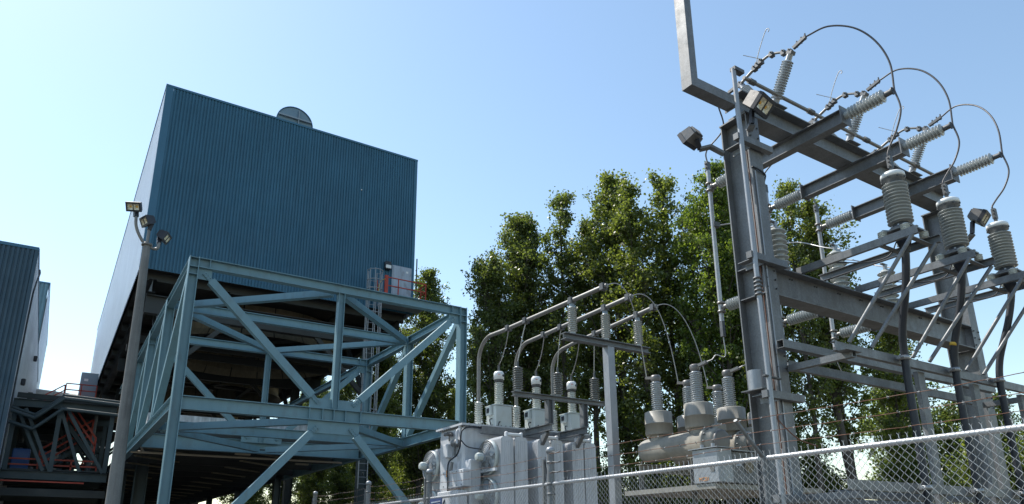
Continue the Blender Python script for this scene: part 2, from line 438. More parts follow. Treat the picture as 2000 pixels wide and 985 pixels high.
# fan shrouds hanging below the floor, built of tan panels
def shroud(cx, cy, r, z0, z1, npan, materials):
    for i in range(npan):
        a0, a1 = 2*math.pi*i/npan + 0.006, 2*math.pi*(i+1)/npan - 0.006
        mm = MB(); vs = []; k = 4
        for j in range(k+1):
            a = a0 + (a1-a0)*j/k
            for rr_, zz in ((r, z1), (r, z0 + 0.35), (r + 0.22, z0), (r + 0.18, z0), (r - 0.05, z0 + 0.37), (r - 0.05, z1)):
                vs.append((cx + rr_*math.cos(a), cy + rr_*math.sin(a), zz))
        fs = [(6*j + q, 6*(j+1) + q, 6*(j+1) + (q+1) % 6, 6*j + (q+1) % 6) for j in range(k) for q in range(6)]
        mm.add(vs, fs); mm.build('shroud_panel', 'tan_panel', bld)
    mm = MB(); mm.lathe([(0, r + 0.01), (0, r + 0.10), (0.10, r + 0.10), (0.10, r + 0.01)], (cx, cy, z1 - 0.45), (0, 0, 1), 48); mm.build('shroud_hoop', 'under_steel', bld)
    mm = MB()
    for i in range(6):
        a = i*math.pi/3 + 0.3
        mm.bar((cx + 0.4*math.cos(a), cy + 0.4*math.sin(a), z0 + 0.8), (cx + (r-0.15)*math.cos(a), cy + (r-0.15)*math.sin(a), z0 + 0.9), 0.5, 0.06)
    mm.cyl((cx, cy, z0 + 0.5), (cx, cy, z1), 0.45, n=16); mm.build('fan', 'under_steel', bld)
for cy in (37.6, 49.6, 61.6): shroud(8.0, cy, 4.55, 10.95, 12.45, 20, None)
for y in (36.6, 38.6):
    MB().bar((2.3, y, 11.0), (13.7, y, 11.0), 0.18, 0.36).build('fan_bridge', 'under_steel', bld)
# door, wall lamp, platform, red railing, caged ladder on the front wall
DZ0 = 12.86
door = MB().box((13.03, BY0 - 0.075, DZ0), (13.97, BY0 - 0.038, 14.95)).build('door', 'door_paint', bld)
m = MB(); m.box((12.97, BY0 - 0.06, DZ0), (13.03, BY0 - 0.036, 15.02)); m.box((13.97, BY0 - 0.06, DZ0), (14.03, BY0 - 0.036, 15.02)); m.box((13.03, BY0 - 0.06, 14.95), (13.97, BY0 - 0.036, 15.02)); m.build('frame', 'door_paint', door)
MB().bar((13.10, BY0 - 0.10, 13.86), (13.24, BY0 - 0.10, 13.86), 0.04, 0.04).build('handle', 'cast_metal', door)
MB().box((13.72, BY0 - 0.080, 14.70), (13.84, BY0 - 0.0755, 14.80)).build('notice', 'sticker_white', door)
lamp = MB().bbox((12.52, BY0 - 0.26, 14.66), (12.86, BY0 - 0.036, 15.10), 0.05).build('wall_lamp', 'black_box', bld)
MB().bbox((12.55, BY0 - 0.275, 14.70), (12.83, BY0 - 0.255, 14.88), 0.02).build('diffuser', 'cap_white', lamp)
PY = BY0 - 1.0
m = MB(); m.box((12.25, PY, DZ0 - 0.20), (14.45, BY0 - 0.05, DZ0 - 0.04)); m.build('platform', 'grey_cabinet', bld)
m = MB(); m.channel((12.2, PY - 0.01, DZ0 - 0.14), (14.5, PY - 0.01, DZ0 - 0.14), 0.22, 0.08); m.build('platform_edge', 'teal_steel', bld)
def rail_run(pts, h, parent, material='red_paint', r=0.022, mids=(0.5,), posts=None, toe=True, name='guard_rail'):
    for zz in (1.0,) + tuple(mids):
        mm = MB()
        for a, b in zip(pts[:-1], pts[1:]):
            mm.bar((a[0], a[1], a[2] + h*zz), (b[0], b[1], b[2] + h*zz), 2*r, 2*r)
        mm.build(name, material, parent)
    if toe:
        mm = MB()
        for a, b in zip(pts[:-1], pts[1:]): mm.bar((a[0], a[1], a[2] + 0.06), (b[0], b[1], b[2] + 0.06), 0.012, 0.11)
        mm.build('toe_board', material, parent)
    for p in (posts or pts):
        MB().bar(p, (p[0], p[1], p[2] + h), 2*r, 2*r).build('rail_post', material, parent)
rz = DZ0 - 0.04
rail_run([(12.3, PY + 0.04, rz), (12.95, PY + 0.04, rz), (14.42, PY + 0.04, rz), (14.42, BY0 - 0.1, rz)], 1.12, bld, mids=(0.62, 0.24), posts=[(12.95, PY + 0.04, rz), (14.42, PY + 0.04, rz), (14.42, BY0 - 0.4, rz)], toe=False)
MB().bar((12.32, PY + 0.05, rz), (12.32, PY + 0.05, rz + 1.2), 0.16, 0.10).build('gate_post', 'red_paint', bld)
MB().bar((12.05, BY0 - 0.45, rz), (12.05, BY0 - 0.45, rz + 1.05), 0.07, 0.07).build('gate_post', 'red_paint', bld)
m = MB(); m.tube(arc([(12.25, PY + 0.0, rz + 0.98), (12.14, PY + 0.2, rz + 0.95), (12.08, PY + 0.35, rz + 0.75), (12.08, PY + 0.4, rz + 0.35)], 16), 0.022); m.build('grab_bar', 'yellow_paint', bld)
lad = thing('caged_ladder', 'grey caged ladder climbing to the red railed platform by the door', 'ladder', (11.72, 30.3, 0))
LX, LY = 11.72, 30.25
for s in (-1, 1): MB().bar((LX + s*0.21, LY, 3.9), (LX + s*0.21, LY, 14.15), 0.03, 0.06).build('stile', 'galvanised_light', lad)
for z in np.arange(4.1, 14.0, 0.3): MB().cyl((LX - 0.2, LY, z), (LX + 0.2, LY, z), 0.014, n=6).build('rung', 'galvanised_light', lad)
def hoop(z, r=0.36):
    return [(LX + r*math.cos(a), LY - 0.30 + r*math.sin(a)*1.05, z) for a in np.linspace(-math.pi*1.22, math.pi*0.22, 17)]
for z in list(np.arange(6.2, 13.0, 1.15)) + [13.15, 13.6, 14.1]: MB().tube(hoop(z), 0.022, 5).build('cage_hoop', 'galvanised_light', lad)
for a in np.linspace(-math.pi*1.05, math.pi*0.05, 6):
    p = (LX + 0.36*math.cos(a), LY - 0.30 + 0.378*math.sin(a))
    MB().bar((p[0], p[1], 6.1), (p[0], p[1], 14.15), 0.03, 0.012).build('cage_bar', 'galvanised_light', lad)
m = MB()
for z in np.arange(4.6, 12.2, 1.9): m.bar((LX, LY + 0.02, z), (12.1, 31.2, z), 0.05, 0.05)
m.build('bracket', 'galvanised', lad)
for x, y in ((BX1 - 0.0, BY0 - 0.12),):
    MB().cyl((BX1 + 0.16, BY0 - 0.1, 12.9), (BX1 + 0.16, BY0 - 0.1, 15.6), 0.035, n=8).build('vent_pipe', 'black_box', bld)
MB().sphere((11.15, BY0 - 0.03, 18.7), 0.035, 8, 6).build('rivet', 'sticker_white', bld)

# ---------------------------------------------------------------- steel frame with the deck behind
FX0, FX1 = 1.986, 9.253
FY = [16.5, 20.0, 23.5, 27.0]
ZT, ZM = 7.96, 4.73
fr = thing('steel_box_frame', 'open teal steel box frame with diagonal bracing in front of the blue building', 'steel frame', (5.6, 22.0, 0))
xm = (FX0 + FX1)/2
def post(x, y, z1=ZT, w=0.21, mt='teal_steel'):
    m = MB(); m.ibeam((x, y, 0 if y < 17 else ZM + 0.004), (x, y, z1), w, 0.24, 0.018, 0.014, upv=(1, 0, 0)); return m.build('post', mt, fr)
for y in FY:
    post(FX0 + 0.105, y + 0.12)
    if y < 25: post(FX1 - 0.105, y + 0.12)
for y in FY[:3:2]:
    MB().ibeam((xm, y + 0.12, ZM + 0.02), (xm, y + 0.12, ZT - 0.242), 0.16, 0.18, 0.014, 0.012, upv=(1, 0, 0)).build('hanger_post', 'teal_steel', fr)
def chord(p, q, h, b=0.2):
    m = MB(); m.ibeam(p, q, h, b, 0.016, 0.012); return m
# front and rear chords
for y in (FY[0], FY[2]):
    yy = y + 0.12
    chord((FX0 + 0.215, yy, ZT - 0.122), (FX1 - 0.215, yy, ZT - 0.122), 0.236).build('top_beam', 'teal_steel', fr)
    b = chord((FX0 + 0.215, yy, ZM - 0.155), (FX1 - 0.215, yy, ZM - 0.155), 0.30)
    for dx in (-0.62, -0.30, -0.02, 0.27, 0.66): b.box((xm + dx - 0.008, yy - 0.10, ZM - 0.285), (xm + dx + 0.008, yy - 0.007, ZM - 0.025))
    if y < 20: b.build('mid_beam', 'teal_steel', fr)
    for x in (FX0, FX1):
        mm = MB(); s = 1 if x < 5 else -1
        xc = x + s*0.105
        for z in (ZT - 0.02, ZT - 0.24, ZT - 0.42): mm.box((xc - 0.087, yy - 0.118, z - 0.012), (xc + 0.087, yy - 0.008, z + 0.0))
        mm.box((x + s*0.43 - 0.008, yy - 0.1, ZT - 0.224), (x + s*0.43 + 0.008, yy - 0.007, ZT - 0.022)) if False else None
        mm.build('stiffener_plates', 'teal_steel', fr)
        MB().box((x + s*0.44, yy - 0.098, ZT - 0.222), (x + s*0.456, yy - 0.007, ZT - 0.022)).build('stiffener', 'teal_steel', fr)
        MB().box((x + s*0.215, yy - 0.012, ZT - 0.50), (x + s*0.52, yy + 0.004, ZT - 0.242)).build('gusset', 'teal_steel', fr)
    MB().box((xm - 0.62, yy - 0.012, ZM + 0.0), (xm + 0.66, yy + 0.004, ZM + 0.24)).build('gusset', 'teal_steel', fr)
    if y < 20: MB().box((xm - 0.62, yy - 0.012, ZM - 0.60), (xm + 0.66, yy + 0.004, ZM - 0.31)).build('gusset', 'teal_steel', fr)
    MB().box((xm - 0.10, yy - 0.012, ZT - 0.46), (xm + 0.10, yy + 0.004, ZT - 0.242)).build('gusset', 'teal_steel', fr)
    def brace(p, q, w=0.18):
        P_, Q_ = V3(p), V3(q); d = (Q_ - P_).normalized()
        MB().bar(P_ + d*0.30, Q_ - d*0.30, 0.16, w, upv=(0, 0, 1)).build('brace', 'teal_steel', fr)
        nrm = d.cross(Vector((0, 1, 0))).normalized()
        for e, sg in ((P_, 1), (Q_, -1)):
            mm = MB(); mm.bar(e + d*(sg*0.06) + Vector((0, -0.03, 0)), e + d*(sg*0.42) + Vector((0, -0.03, 0)), 0.035, 0.10, upv=(0, 0, 1)); clip = mm.build('brace_clip', 'teal_steel', fr)
            for off in (-0.03, 0.03):
                for t in (0.10, 0.17, 0.24): MB().cyl(e + d*(sg*t) + nrm*off + Vector((0, -0.048, 0)), e + d*(sg*t) + nrm*off + Vector((0, -0.075, 0)), 0.016, n=6).build('bolt', 'teal_steel', clip)
    brace((FX0 + 0.30, yy, ZT - 0.30), (xm - 0.36, yy, ZM + 0.08))
    brace((FX1 - 0.30, yy, ZT - 0.30), (xm + 0.42, yy, ZM + 0.08))
    if y > 20: continue
    brace((xm - 0.34, yy, ZM - 0.40), (FX0 + 0.2, yy, 0.9))
    brace((xm + 0.38, yy, ZM - 0.40), (FX1 - 0.2, yy, 0.9))
# cross beams and side trusses
for k, y in enumerate(FY):
    yy = y + 0.12
    if k == 1:
        for z, h in ((ZT - 0.14, 0.24), (ZM - 0.17, 0.26)):
            chord((FX0 + 0.22, yy, z), (FX1 - 0.22, yy, z), h, 0.16).build('cross_beam', 'teal_steel', fr)
for x, s in ((FX0 + 0.10, 1), (FX1 - 0.10, -1)):
    chord((x, FY[0] + 0.25, ZT - 0.122), (x, 33.5, ZT - 0.122), 0.236, 0.19).build('side_beam', 'teal_steel', fr)
    chord((x, FY[0] + 0.25, ZM - 0.155), (x, 33.5, ZM - 0.155), 0.30, 0.19).build('side_beam', 'teal_steel', fr)
    for k in range(len(FY) - 1 if s > 0 else 2):
        MB().bar((x, FY[k] + 0.20, ZT - 0.30), (x, FY[k+1] - 0.02, ZM + 0.06), 0.17, 0.17, upv=(1, 0, 0)).build('side_brace', 'teal_steel', fr)
for z in (ZT - 0.16, ZM - 0.24):
    A, B, Cc, D = (FX0 + 0.2, 20.12), (xm, 16.75), (FX1 - 0.2, 20.12), (xm, 23.5)
    for (p, q) in ((A, B), (B, Cc), (Cc, D), (D, A)):
        pv, qv = V3((p[0], p[1], z)), V3((q[0], q[1], z)); d = (qv - pv).normalized()
        MB().bar(pv + d*0.2, qv - d*0.2, 0.17, 0.17).build('plan_brace', 'teal_steel', fr)
    MB().box((xm - 0.25, 23.3, z - 0.012), (xm + 0.25, 23.5, z + 0.012)).build('gusset', 'dark_steel', fr)

# deck behind the frame
dk = thing('elevated_deck', 'dark elevated deck with teal fascia under the blue building', 'deck', (5.6, 40, 0))
DK0, DK1 = 23.85, 72.0
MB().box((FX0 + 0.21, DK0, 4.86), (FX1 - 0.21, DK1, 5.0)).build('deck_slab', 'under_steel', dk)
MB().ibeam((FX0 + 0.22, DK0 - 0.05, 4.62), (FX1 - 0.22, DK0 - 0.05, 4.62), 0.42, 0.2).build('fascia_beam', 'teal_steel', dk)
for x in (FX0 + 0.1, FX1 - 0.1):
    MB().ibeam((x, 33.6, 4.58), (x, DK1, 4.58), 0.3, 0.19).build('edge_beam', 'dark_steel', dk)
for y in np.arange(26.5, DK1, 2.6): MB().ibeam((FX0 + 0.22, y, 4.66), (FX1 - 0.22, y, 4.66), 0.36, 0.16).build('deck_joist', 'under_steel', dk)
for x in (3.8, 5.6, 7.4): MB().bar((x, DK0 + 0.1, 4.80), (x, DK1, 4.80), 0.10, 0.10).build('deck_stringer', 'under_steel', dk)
for i, y in enumerate(np.arange(25.0, 60, 2.6)):
    MB().bar((2.4, y, 4.56), (4.4, y + 1.9, 4.56), 0.09, 0.05).build('deck_brace', 'tan_panel', dk); MB().bar((5.9, y, 4.56), (8.0, y + 1.9, 4.56), 0.09, 0.05).build('deck_brace', 'tan_panel', dk)
MB().box((FX0 + 0.30, DK0 + 0.15, 5.0), (FX1 - 0.30, DK0 + 0.45, 5.50)).build('kerb_wall', 'pale_concrete', dk)
MB().tube(arc([(2.35, 25.3, 4.60), (2.42, 25.25, 4.45), (2.6, 25.25, 4.42), (8.95, 25.25, 4.42)], 24), 0.038, 8).build('pipe', 'beige_pipe', dk)
for x in (2.6, 9.0):
    for y in (34.0, 42.0, 50.0, 58.0, 66.0):
        MB().ibeam((x, y, 0), (x, y, 4.5), 0.3, 0.28, upv=(1, 0, 0)).build('column', 'dark_steel', dk)
for x, y in ((5.2, 25.2), (7.9, 27.4)): MB().box((x, y, 4.50), (x + 0.5, y + 0.12, 4.56)).build('lamp', 'beige_pipe', dk)
rail_run([(FX0 + 0.25, 23.75, 4.95), (FX0 + 3.0, 23.75, 4.95), (FX0 + 5.2, 23.75, 4.95)], 0.9, dk, 'galvanised_light', 0.02, (0.5,), None, False, 'deck_rail') if False else None
# ---------------------------------------------------------------- switchyard gantry
CX0, CX1, CYN, CYF = 8.325, 8.605, 6.017, 6.520        # first column
C2X = 14.455
G = thing('switchyard_gantry', 'grey galvanised steel gantry of two columns carrying insulators and a cantilever mast', 'gantry', (11.5, 6.27, 0))
def gcol(x0):
    m = MB(); xc = x0 + 0.14
    m.ibeam((xc, (CYN + CYF)/2, 0), (xc, (CYN + CYF)/2, 8.02), CYF - CYN, 0.28, 0.020, 0.014, upv=(0, 1, 0))
    o = m.build('column', 'galvanised', G)
    MB().box((x0 - 0.1, CYN - 0.1, 0), (x0 + 0.38, CYF + 0.1, 0.05)).build('base_plate', 'galvanised', o)
    MB().box((x0 - 0.02, CYN - 0.01, 8.005), (x0 + 0.30, CYF + 0.01, 8.028)).build('cap_plate', 'galvanised', o)
    return o
col1 = gcol(CX0); col2 = gcol(C2X)
for x0, z in ((CX0, 5.03), (C2X, 5.03), (CX0, 5.50), (C2X, 5.50)):
    MB().box((x0 + 0.01, CYN + 0.025, z), (x0 + 0.13, CYF - 0.025, z + 0.014)).build('stiffener', 'galvanised', G)
TBY = (6.02 + 6.335)/2
MB().ibeam((CX0 - 0.02, TBY, 8.23), (C2X + 0.30, TBY, 8.23), 0.40, 0.31, 0.020, 0.014).build('top_beam', 'galvanised', G)
MB().ibeam((CX1 + 0.004, CYN + 0.14, 5.265), (C2X - 0.004, CYN + 0.14, 5.265), 0.46, 0.28, 0.020, 0.014).build('lower_beam', 'galvanised', G)
# cantilever box arm and mast
MB().htube((7.297, 6.25, 8.53), (8.30, 6.25, 8.53), 0.20, 0.16).build('cantilever_arm', 'galvanised_light', G) if False else None
MB().bar((7.297, 6.25, 8.295), (8.29, 6.25, 8.295), 0.20, 0.165).build('cantilever_arm', 'galvanised', G)
MB().bar((7.372, 6.25, 8.380), (7.372, 6.25, 10.6), 0.148, 0.198, upv=(0, 1, 0)).build('mast', 'galvanised', G)
MB().box((8.292, 6.13, 8.18), (8.304, 6.37, 8.43)).build('end_plate', 'galvanised', G)
for x in list(np.arange(9.1, 14.3, 0.62)):
    for dx in (0.0, 0.06):
        for z in (5.42, 5.12): MB().cyl((x + dx, CYN + 0.132, z), (x + dx, CYN + 0.112, z), 0.013, n=6).build('bolt', 'cast_metal', G)
for x0 in (CX0, C2X):
    for dx in (0.05, 0.23):
        for z in (5.12, 5.26, 5.40, 7.62, 7.80, 4.10, 3.92): MB().cyl((x0 + dx, CYN - 0.002, z), (x0 + dx, CYN - 0.022, z), 0.014, n=6).build('bolt', 'cast_metal', G)
# cross arms below the top beam with horizontal insulators on both ends
AX = [9.60, 11.28, 12.95]
PHASE = ['nearest the floodlit column', 'in the middle of the gantry', 'farthest from the floodlit column']
for i, x in enumerate(AX):
    a = MB(); a.ibeam((x, 5.17, 7.905), (x, 7.05, 7.905), 0.245, 0.16, 0.014, 0.010); arm = a.build('cross_arm', 'galvanised', G)
    for y, s in ((5.165, -1), (7.055, 1)):
        MB().box((x - 0.13, y, 7.76), (x + 0.13, y + s*0.016, 8.06)).build('end_plate', 'galvanised', arm)
        y0 = y + s*0.016
        ins = MB(); ins.cyl((x, y0, 7.915), (x, y0 + s*0.07, 7.915), 0.062, n=14)
        ins.lathe(shed_profile(0.56, 11, 0.055, 0.105, 0.07), (x, y0, 7.915), (0, s, 0), 20)
        o = ins.build('post_insulator', 'porcelain_grey', arm)
        mm = MB(); mm.cyl((x, y0 + s*0.63, 7.915), (x, y0 + s*0.74, 7.915), 0.044, n=12); mm.cyl((x, y0 + s*0.74, 7.915), (x, y0 + s*0.755, 7.915), 0.06, n=12)
        mm.build('insulator_cap', 'cast_metal' if s < 0 else 'bus_metal', arm)
    # lower short arm behind the lower beam for the bottom of the bus pipe
    b = MB(); b.ibeam((x, 6.315, 5.62 - 0.07), (x, 7.08, 5.62 - 0.07), 0.20, 0.14, 0.012, 0.008); arm2 = b.build('lower_arm', 'galvanised', G)
    MB().box((x - 0.11, 7.08, 5.43), (x + 0.11, 7.094, 5.68)).build('end_plate', 'galvanised', arm2)
    ins = MB(); ins.cyl((x, 7.094, 5.55), (x, 7.15, 5.55), 0.06, n=14); ins.lathe(shed_profile(0.60, 12, 0.055, 0.105, 0.05), (x, 7.10, 5.55), (0, 1, 0), 20)
    ins.build('post_insulator', 'porcelain_grey', arm2)
    MB().cyl((x, 7.75, 5.55), (x, 7.86, 5.55), 0.044, n=12).build('insulator_cap', 'bus_metal', arm2)
# small pieces on the first column: brackets for the operating pipe, light brackets, pull box
OPX, OPY = 7.99, 5.90
for z in (7.42, 5.50, 3.48, 2.10):
    m = MB(); m.bar((CX0 - 0.40, CYN - 0.07, z), (CX1 + 0.14, CYN - 0.07, z), 0.09, 0.10); m.build('pipe_bracket', 'galvanised', G)
    m = MB(); m.box((CX0 - 0.02, CYN - 0.06, z - 0.05), (CX0 - 0.004, CYN + 0.30, z + 0.03)); m.bar((CX0 - 0.07, CYN - 0.10, z + 0.055), (CX0 - 0.07, CYN + 0.34, z + 0.055), 0.13, 0.012); m.build('bracket_strap', 'galvanised', G)
MB().cyl((CX0 - 0.10, 6.29, 3.62), (CX0 - 0.10, 6.29, 3.90), 0.105, n=20).build('junction_can', 'galvanised_light', G)
MB().bar((CX0 - 0.10, 6.10, 3.607), (CX0 - 0.10, 6.46, 3.607), 0.26, 0.014).build('can_shelf', 'galvanised', G)
for dy in (0.05, 0.085):
    MB().tube([(CX0 + 0.02, CYN + dy + 0.02, 1.6), (CX0 + 0.02, CYN + dy + 0.02, 7.4)], 0.009, 6).build('ground_wire', 'rusty_wire', G)
MB().tube([(CX0 + 0.05, CYN - 0.012, 1.6), (CX0 + 0.05, CYN - 0.012, 7.0)], 0.012, 6).build('conduit', 'galvanised_light', G)
MB().tube(arc([(CX0 - 0.01, CYN - 0.01, 7.06), (8.47, CYN - 0.03, 7.03), (CX1 + 0.012, CYN - 0.01, 7.0), (CX1 + 0.012, CYN + 0.02, 6.9)], 12), 0.014, 6).build('cable_loop', 'black_rubber', G)
# operating pipe of the switch
op = thing('switch_operating_pipe', 'long grey vertical pipe clamped to the near gantry column', 'operating pipe', (OPX, OPY, 0))
MB().tube([(OPX, OPY, 0.9), (OPX, OPY, 8.60)], 0.036, 12).build('pipe', 'galvanised_light', op)
for z in (5.12, 5.06, 5.00, 4.94, 4.88): MB().lathe([(0, 0.03), (0, 0.062), (0.022, 0.062), (0.022, 0.03)], (OPX, OPY, z), (0, 0, 1), 12).build('collar', 'cast_metal', op)
MB().bar((OPX - 0.02, OPY, 8.60), (OPX + 0.20, OPY, 8.60), 0.10, 0.06).build('crank', 'cast_metal', op)
MB().bar((OPX - 0.10, OPY, 3.72), (OPX + 0.25, OPY, 3.70), 0.05, 0.02).build('lever', 'cast_metal', op)
MB().tube(arc([(OPX + 0.06, OPY, 3.70), (OPX + 0.07, OPY, 3.80), (OPX + 0.05, OPY, 3.92)], 8), 0.014, 6).build('padlock', 'cast_metal', op)
rod = thing('interphase_rod', 'long horizontal dark pipe linking the three switches above the gantry beam', 'linkage rod', (11.3, 5.95, 8.6))
MB().tube([(8.30, 5.955, 8.60), (14.1, 5.955, 8.575)], 0.030, 10).build('rod', 'bus_metal', rod)
for x in (8.42, 9.95, 11.6, 13.3): MB().cyl((x, 5.955, 8.598), (x + 0.14, 5.955, 8.597), 0.047, n=10).build('coupling', 'cast_metal', rod)

# ---------------------------------------------------------------- disconnect switches: two leaning insulators and a blade, one per phase
SX = [9.20, 11.30, 13.40]
def switch(i, x):
    t = thing('disconnect_switch', 'air switch with leaning ribbed insulators and arcing horns, ' + PHASE[i], 'switch', (x, 6.17, 8.43), 'air switches on the gantry beam')
    MB().box((x - 0.17, 5.96, 8.432), (x + 0.17, 6.40, 8.448)).build('base_plate', 'galvanised', t)
    for s, nm in ((-1, 0), (1, 1)):
        b = Vector((x, 6.17 + s*0.075, 8.47)); ax = Vector((0, s*0.485, 0.875)).normalized()
        MB().bar((x, b.y - 0.06, 8.475), (x, b.y + 0.06, 8.475), 0.16, 0.05).build('bearing', 'cast_metal', t)
        m = MB(); m.cyl(b, b + ax*0.14, 0.062, n=14); m.build('pedestal', 'galvanised_light', t)
        m = MB(); m.lathe(shed_profile(0.62, 15, 0.062, 0.098, 0.14), b, ax, 20); m.build('post_insulator', 'porcelain_blue', t)
        e = b + ax*0.76
        m = MB(); m.cyl(e, e + ax*0.10, 0.052, n=12); m.build('insulator_cap', 'aluminium', t)
        m = MB(); e2 = e + ax*0.13
        m.bar(e2 + Vector((-0.05, 0, 0)), e2 + Vector((0.06, 0, 0)), 0.10, 0.06, upv=ax); m.build('terminal', 'cast_metal', t)
        if s < 0: near = e2
        else: far = e2
    nn = near + Vector((0, 0, 0.03)); ff = far + Vector((0, 0, 0.03))
    mid = Vector((x, 6.0, nn.z + 0.17)); mid2 = Vector((x, 6.22, nn.z + 0.17))
    m = MB(); m.tube(arc([nn, mid, mid2], 10), 0.022, 8); m.build('blade', 'bus_metal', t)
    m = MB(); m.tube([mid2, ff], 0.026, 8); m.build('blade', 'bus_metal', t)
    for c in (nn, nn.lerp(mid, 0.35), mid, mid2, mid2.lerp(ff, 0.16), mid2.lerp(ff, 0.30), ff):
        m = MB(); m.bar(c + Vector((0, -0.03, -0.012)), c + Vector((0, 0.04, -0.012)), 0.085, 0.075); m.cyl(c + Vector((-0.06, 0, 0.02)), c + Vector((0.06, 0, 0.02)), 0.014, n=6); m.build('contact', 'cast_metal', t)
    mid = mid2
    c = mid + Vector((0, 0.10, 0.03))
    m = MB(); m.tube(arc([c, c + Vector((0, -0.10, 0.22)), c + Vector((0, -0.24, 0.46)), c + Vector((0, -0.30, 0.50)), c + Vector((0, -0.33, 0.46)), c + Vector((0, -0.30, 0.43))], 24), 0.008, 5); m.build('arcing_horn', 'bare_wire', t)
    m = MB(); m.tube([mid + Vector((0.04, -0.02, 0.04)), mid + Vector((-0.05, 0.30, 0.30))], 0.007, 5); m.build('arcing_horn', 'bare_wire', t)
    # dead-end clamp towards the front wire and towards the back
    e = nn + Vector((0, -0.06, 0.02)); w = e + Vector((0, -0.24, 0.06))
    m = MB(); m.bar(e, w, 0.05, 0.05); m.build('clamp', 'cast_metal', t)
    for q in (0.3, 0.65, 0.95):
        c = e.lerp(w, q); m = MB(); m.cyl(c + Vector((0, 0, -0.05)), c + Vector((0, 0, 0.07)), 0.013, n=6); m.build('clamp_bolt', 'cast_metal', t)
    e3 = ff + Vector((0, 0.05, 0.0)); w2 = e3 + Vector((0, 0.22, -0.02))
    m = MB(); m.bar(e3, w2, 0.05, 0.05); m.build('clamp', 'cast_metal', t)
    return w, w2
ends = [switch(i, x) for i, x in enumerate(SX)]

# ---------------------------------------------------------------- cable terminations on bracket arms
PX = [(9.23, 9.85, 9.54), (10.79, 11.40, 11.09), (12.39, 13.00, 12.69)]
POT_TOP = []
for i, (xa, xb, xc) in enumerate(PX):
    t = thing('cable_termination', 'upright ribbed cable termination with white cap on bracket arms, ' + ('beside the near column', 'middle one of three', 'rightmost')[i], 'cable termination', (xc, 4.58, 5.5), 'cable terminations on the gantry')
    for x, f in ((xa, 1), (xb, 1)):
        m = MB(); m.channel((x, 6.10, 5.555), (x, 4.25, 5.555), 0.11, 0.055, 0.008, flip=-1 if x == xa else 1); m.build('bracket_arm', 'galvanised', t)
    for y in (4.42, 4.80):
        m = MB(); m.angle((xa + 0.01, y, 5.49), (xb - 0.01, y, 5.49), 0.07, 0.008); m.build('cross_angle', 'galvanised', t)
    b = Vector((xc, 4.59, 5.735))
    m = MB(); m.box((xc - 0.20, b.y - 0.20, 5.70), (xc + 0.20, b.y + 0.20, 5.722)); m.build('mounting_plate', 'galvanised', t)
    for dx, dy in ((-0.24, -0.16), (0.24, -0.16), (-0.24, 0.16), (0.24, 0.16)):
        p = (xc + dx, b.y + dy, 5.612)
        m = MB(); m.lathe(shed_profile(0.10, 4, 0.036, 0.062, 0.0), p, (0, 0, 1), 14); o = m.build('standoff_insulator', 'porcelain_pale', t)
        MB().bar((p[0], p[1], 5.722), (xc + dx*0.5, b.y + dy*0.6, 5.722), 0.05, 0.02).build('foot', 'galvanised', t)
    m = MB(); m.lathe([(-0.01, 0.0), (-0.01, 0.16), (0.03, 0.16), (0.03, 0.12), (0.10, 0.105), (0.10, 0.0)], b, (0, 0, 1), 22); o = m.build('base_casting', 'cast_metal', t)
    for k in range(8):
        a = k*math.pi/4 + 0.2; MB().cyl((b.x + 0.135*math.cos(a), b.y + 0.135*math.sin(a), b.z + 0.03), (b.x + 0.135*math.cos(a), b.y + 0.135*math.sin(a), b.z + 0.055), 0.014, n=6).build('bolt', 'galvanised_light', o)
    m = MB(); m.lathe(shed_profile(0.62, 12, 0.098, 0.168, 0.10), b, (0, 0, 1), 28); m.build('porcelain', 'porcelain_grey', t)
    m = MB(); m.lathe([(0.72, 0.0), (0.72, 0.115), (0.76, 0.115), (0.765, 0.15), (0.80, 0.155)], b, (0, 0, 1), 28); cap0 = m.build('cap_flange', 'galvanised', t)
    for k in range(8):
        a = k*math.pi/4 + 0.1; MB().cyl((b.x + 0.15*math.cos(a), b.y + 0.15*math.sin(a), b.z + 0.785), (b.x + 0.166*math.cos(a), b.y + 0.166*math.sin(a), b.z + 0.785), 0.015, n=6).build('bolt', 'cast_metal', cap0)
    m = MB(); m.lathe([(0.80, 0.150), (0.80, 0.162), (0.865, 0.158), (0.885, 0.135), (0.89, 0.0)], b, (0, 0, 1), 28); m.build('cap', 'cap_white', t)
    m = MB(); m.cyl((xc, b.y, b.z + 0.885), (xc, b.y, b.z + 1.0), 0.028, n=10)
    m.bar((xc, b.y, b.z + 0.98), (xc, b.y, b.z + 1.16), 0.07, 0.06); m.build('terminal', 'cast_metal', t)
    for dz in (1.0, 1.07, 1.13): MB().cyl((xc - 0.055, b.y, b.z + dz), (xc + 0.055, b.y, b.z + dz), 0.014, n=6).build('bolt', 'cast_metal', t)
    POT_TOP.append(Vector((xc, b.y, b.z + 1.15)))
    # grounding lead hanging between the arms
    m = MB(); m.tube(arc([(xa + 0.02, 5.95, 5.50), (xa + 0.10, 5.6, 5.55), (xa + 0.3, 5.2, 5.46), (xc + 0.02, 4.85, 5.44), (xc + 0.05, 4.72, 5.62)], 24), 0.009, 6); m.build('grounding_lead', 'black_rubber', t)

